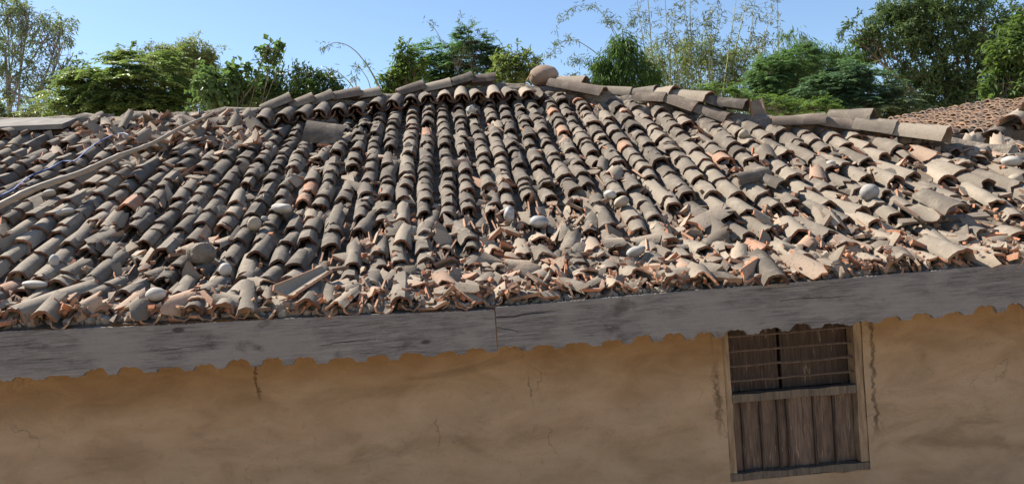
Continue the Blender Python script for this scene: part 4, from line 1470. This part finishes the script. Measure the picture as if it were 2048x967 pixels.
def culm(path, Y, r0, leafy=0.4, nsprig=30, twig=0.35, root=None, inv=None, lsize=0.2, gs=None, ls=None):
    P = np.array([at(px, py, Y) for px, py in path])
    # smooth the path
    t = np.linspace(0, len(P) - 1, 8 * len(P))
    Q = np.stack([np.interp(t, np.arange(len(P)), P[:, k]) for k in range(3)], -1)
    ker = np.ones(7) / 7
    for k in range(3):
        Q[3:-3, k] = np.convolve(Q[:, k], ker, 'valid')
    base = np.array([Q[0, 0] + 0.2, Y, 0.0])
    Q = np.concatenate([[base, base * 0.4 + Q[0] * 0.6], Q])
    rad = np.linspace(r0, r0 * 0.22, len(Q))
    o = obj('culm', tube(Q, rad, 5, False).mesh('culm', [M['culm']]), root)
    o.matrix_parent_inverse = inv
    i0 = int(len(Q) * (1 - leafy))
    for _ in range(nsprig):
        i = rng.integers(max(i0, 2), len(Q))
        d = unit(1)[0] * np.array([1, 1, 0.5]) + np.array([0, 0, 0.15])
        e = Q[i] + d * twig * rng.uniform(0.2, 1)
        if twig > 0.15:
            gs.append(tube(np.array([Q[i], (Q[i] + e) / 2 + np.array([0, 0, 0.03]), e]), r0 * 0.18, 3, False))
        n = rng.integers(3, 7)
        ls.append(leaves(np.repeat(e[None], n, 0) + rng.normal(0, 0.05, (n, 3)), unit(n) * 1.0 + np.array([0, 0, -0.45]), unit(n) + np.array([0, 0.3, 0.6]), lsize * rng.uniform(0.7, 1.2, n), lsize * 0.15, rng.random(n)))


def bamboo(name, label, Y, culms, r0, colors, **kw):
    bx = np.mean([c[0][0] for c in culms])
    base = at(bx, 260, Y)
    base[2] = 0
    root = empty(name, base, label, 'bamboo', 'trees behind the house')
    inv = Matrix.Translation((-base[0], -base[1], 0))
    gs, ls = [], []
    for c in culms:
        culm(c, Y + rng.uniform(-0.6, 0.6), r0 * rng.uniform(0.8, 1.2), root=root, inv=inv, gs=gs, ls=ls, **kw)
    if gs:
        o = obj('twigs', Geo.join(gs).mesh('twigs', [M['culm']]), root, kind='stuff')
        o.matrix_parent_inverse = inv
    mt = leaf_mat(name + '_leaf', *colors)
    o = obj('leaves', cat_leaf(ls).mesh('leaves', [mt], smooth=False), root)
    o.matrix_parent_inverse = inv


GB = ((0.045, 0.075, 0.02), (0.13, 0.16, 0.06))
bamboo('thin_bamboo', 'thin arching bamboo shoots against open sky left of centre', 20,
       [[(775, 205), (755, 165), (738, 135), (715, 105), (695, 90), (672, 84), (652, 92), (637, 102)],
        [(770, 200), (745, 150), (730, 125)],
        [(745, 195), (737, 160), (722, 138), (711, 131)],
        [(716, 195), (712, 170), (706, 152)],
        [(722, 200), (700, 165), (672, 140), (640, 140)]], 0.018, GB, leafy=0.3, nsprig=7, twig=0.1, lsize=0.16)
bamboo('thin_bamboo', 'fine arching bamboo tips above the central trees', 21,
       [[(885, 110), (880, 75), (868, 55), (852, 42)], [(916, 100), (915, 60), (917, 40), (922, 28)], [(1015, 125), (1005, 90), (990, 70), (968, 68)], [(935, 80), (940, 50), (950, 40)]],
       0.012, GB, leafy=0.35, nsprig=5, twig=0.1, lsize=0.15)
bamboo('thin_bamboo', 'long arching bamboo branches right above the boulder', 23,
       [[(1250, 110), (1230, 70), (1205, 25), (1180, 10), (1150, 12), (1125, 35), (1112, 58)],
        [(1220, 130), (1185, 100), (1150, 78), (1120, 85), (1100, 108), (1092, 120)],
        [(1200, 150), (1165, 120), (1140, 125)], [(1195, 165), (1160, 150), (1130, 158)], [(1240, 80), (1222, 50), (1215, 30)], [(1260, 100), (1250, 60), (1262, 40), (1290, 42)]],
       0.014, GB, leafy=0.6, nsprig=24, twig=0.3, lsize=0.18)
cl = []
for k, (x0, x1, yt) in enumerate([(1322, 1290, -60), (1345, 1328, -40), (1338, 1352, 20), (1372, 1382, -40), (1390, 1368, -10), (1405, 1440, 20), (1418, 1425, 10), (1440, 1475, -20), (1455, 1500, -60), (1462, 1520, -50), (1480, 1508, 30), (1500, 1556, -40), (1556, 1555, -30), (1310, 1270, -30), (1430, 1408, 30), (1520, 1530, 80), (1365, 1340, 70)]):
    mid_ = ((x0 + x1) / 2 + rng.normal(0, 5), 105)
    cl.append([(x0, 225), ((x0 * 3 + x1) / 4, 165), mid_, ((x0 + 3 * x1) / 4, (105 + yt) / 2), (x1, yt)])
bamboo('thin_bamboo', 'stand of tall thin upright bamboo stems right of centre', 26, cl, 0.032, ((0.06, 0.085, 0.03), (0.16, 0.175, 0.075)), leafy=0.85, nsprig=38, twig=0.5, lsize=0.22)
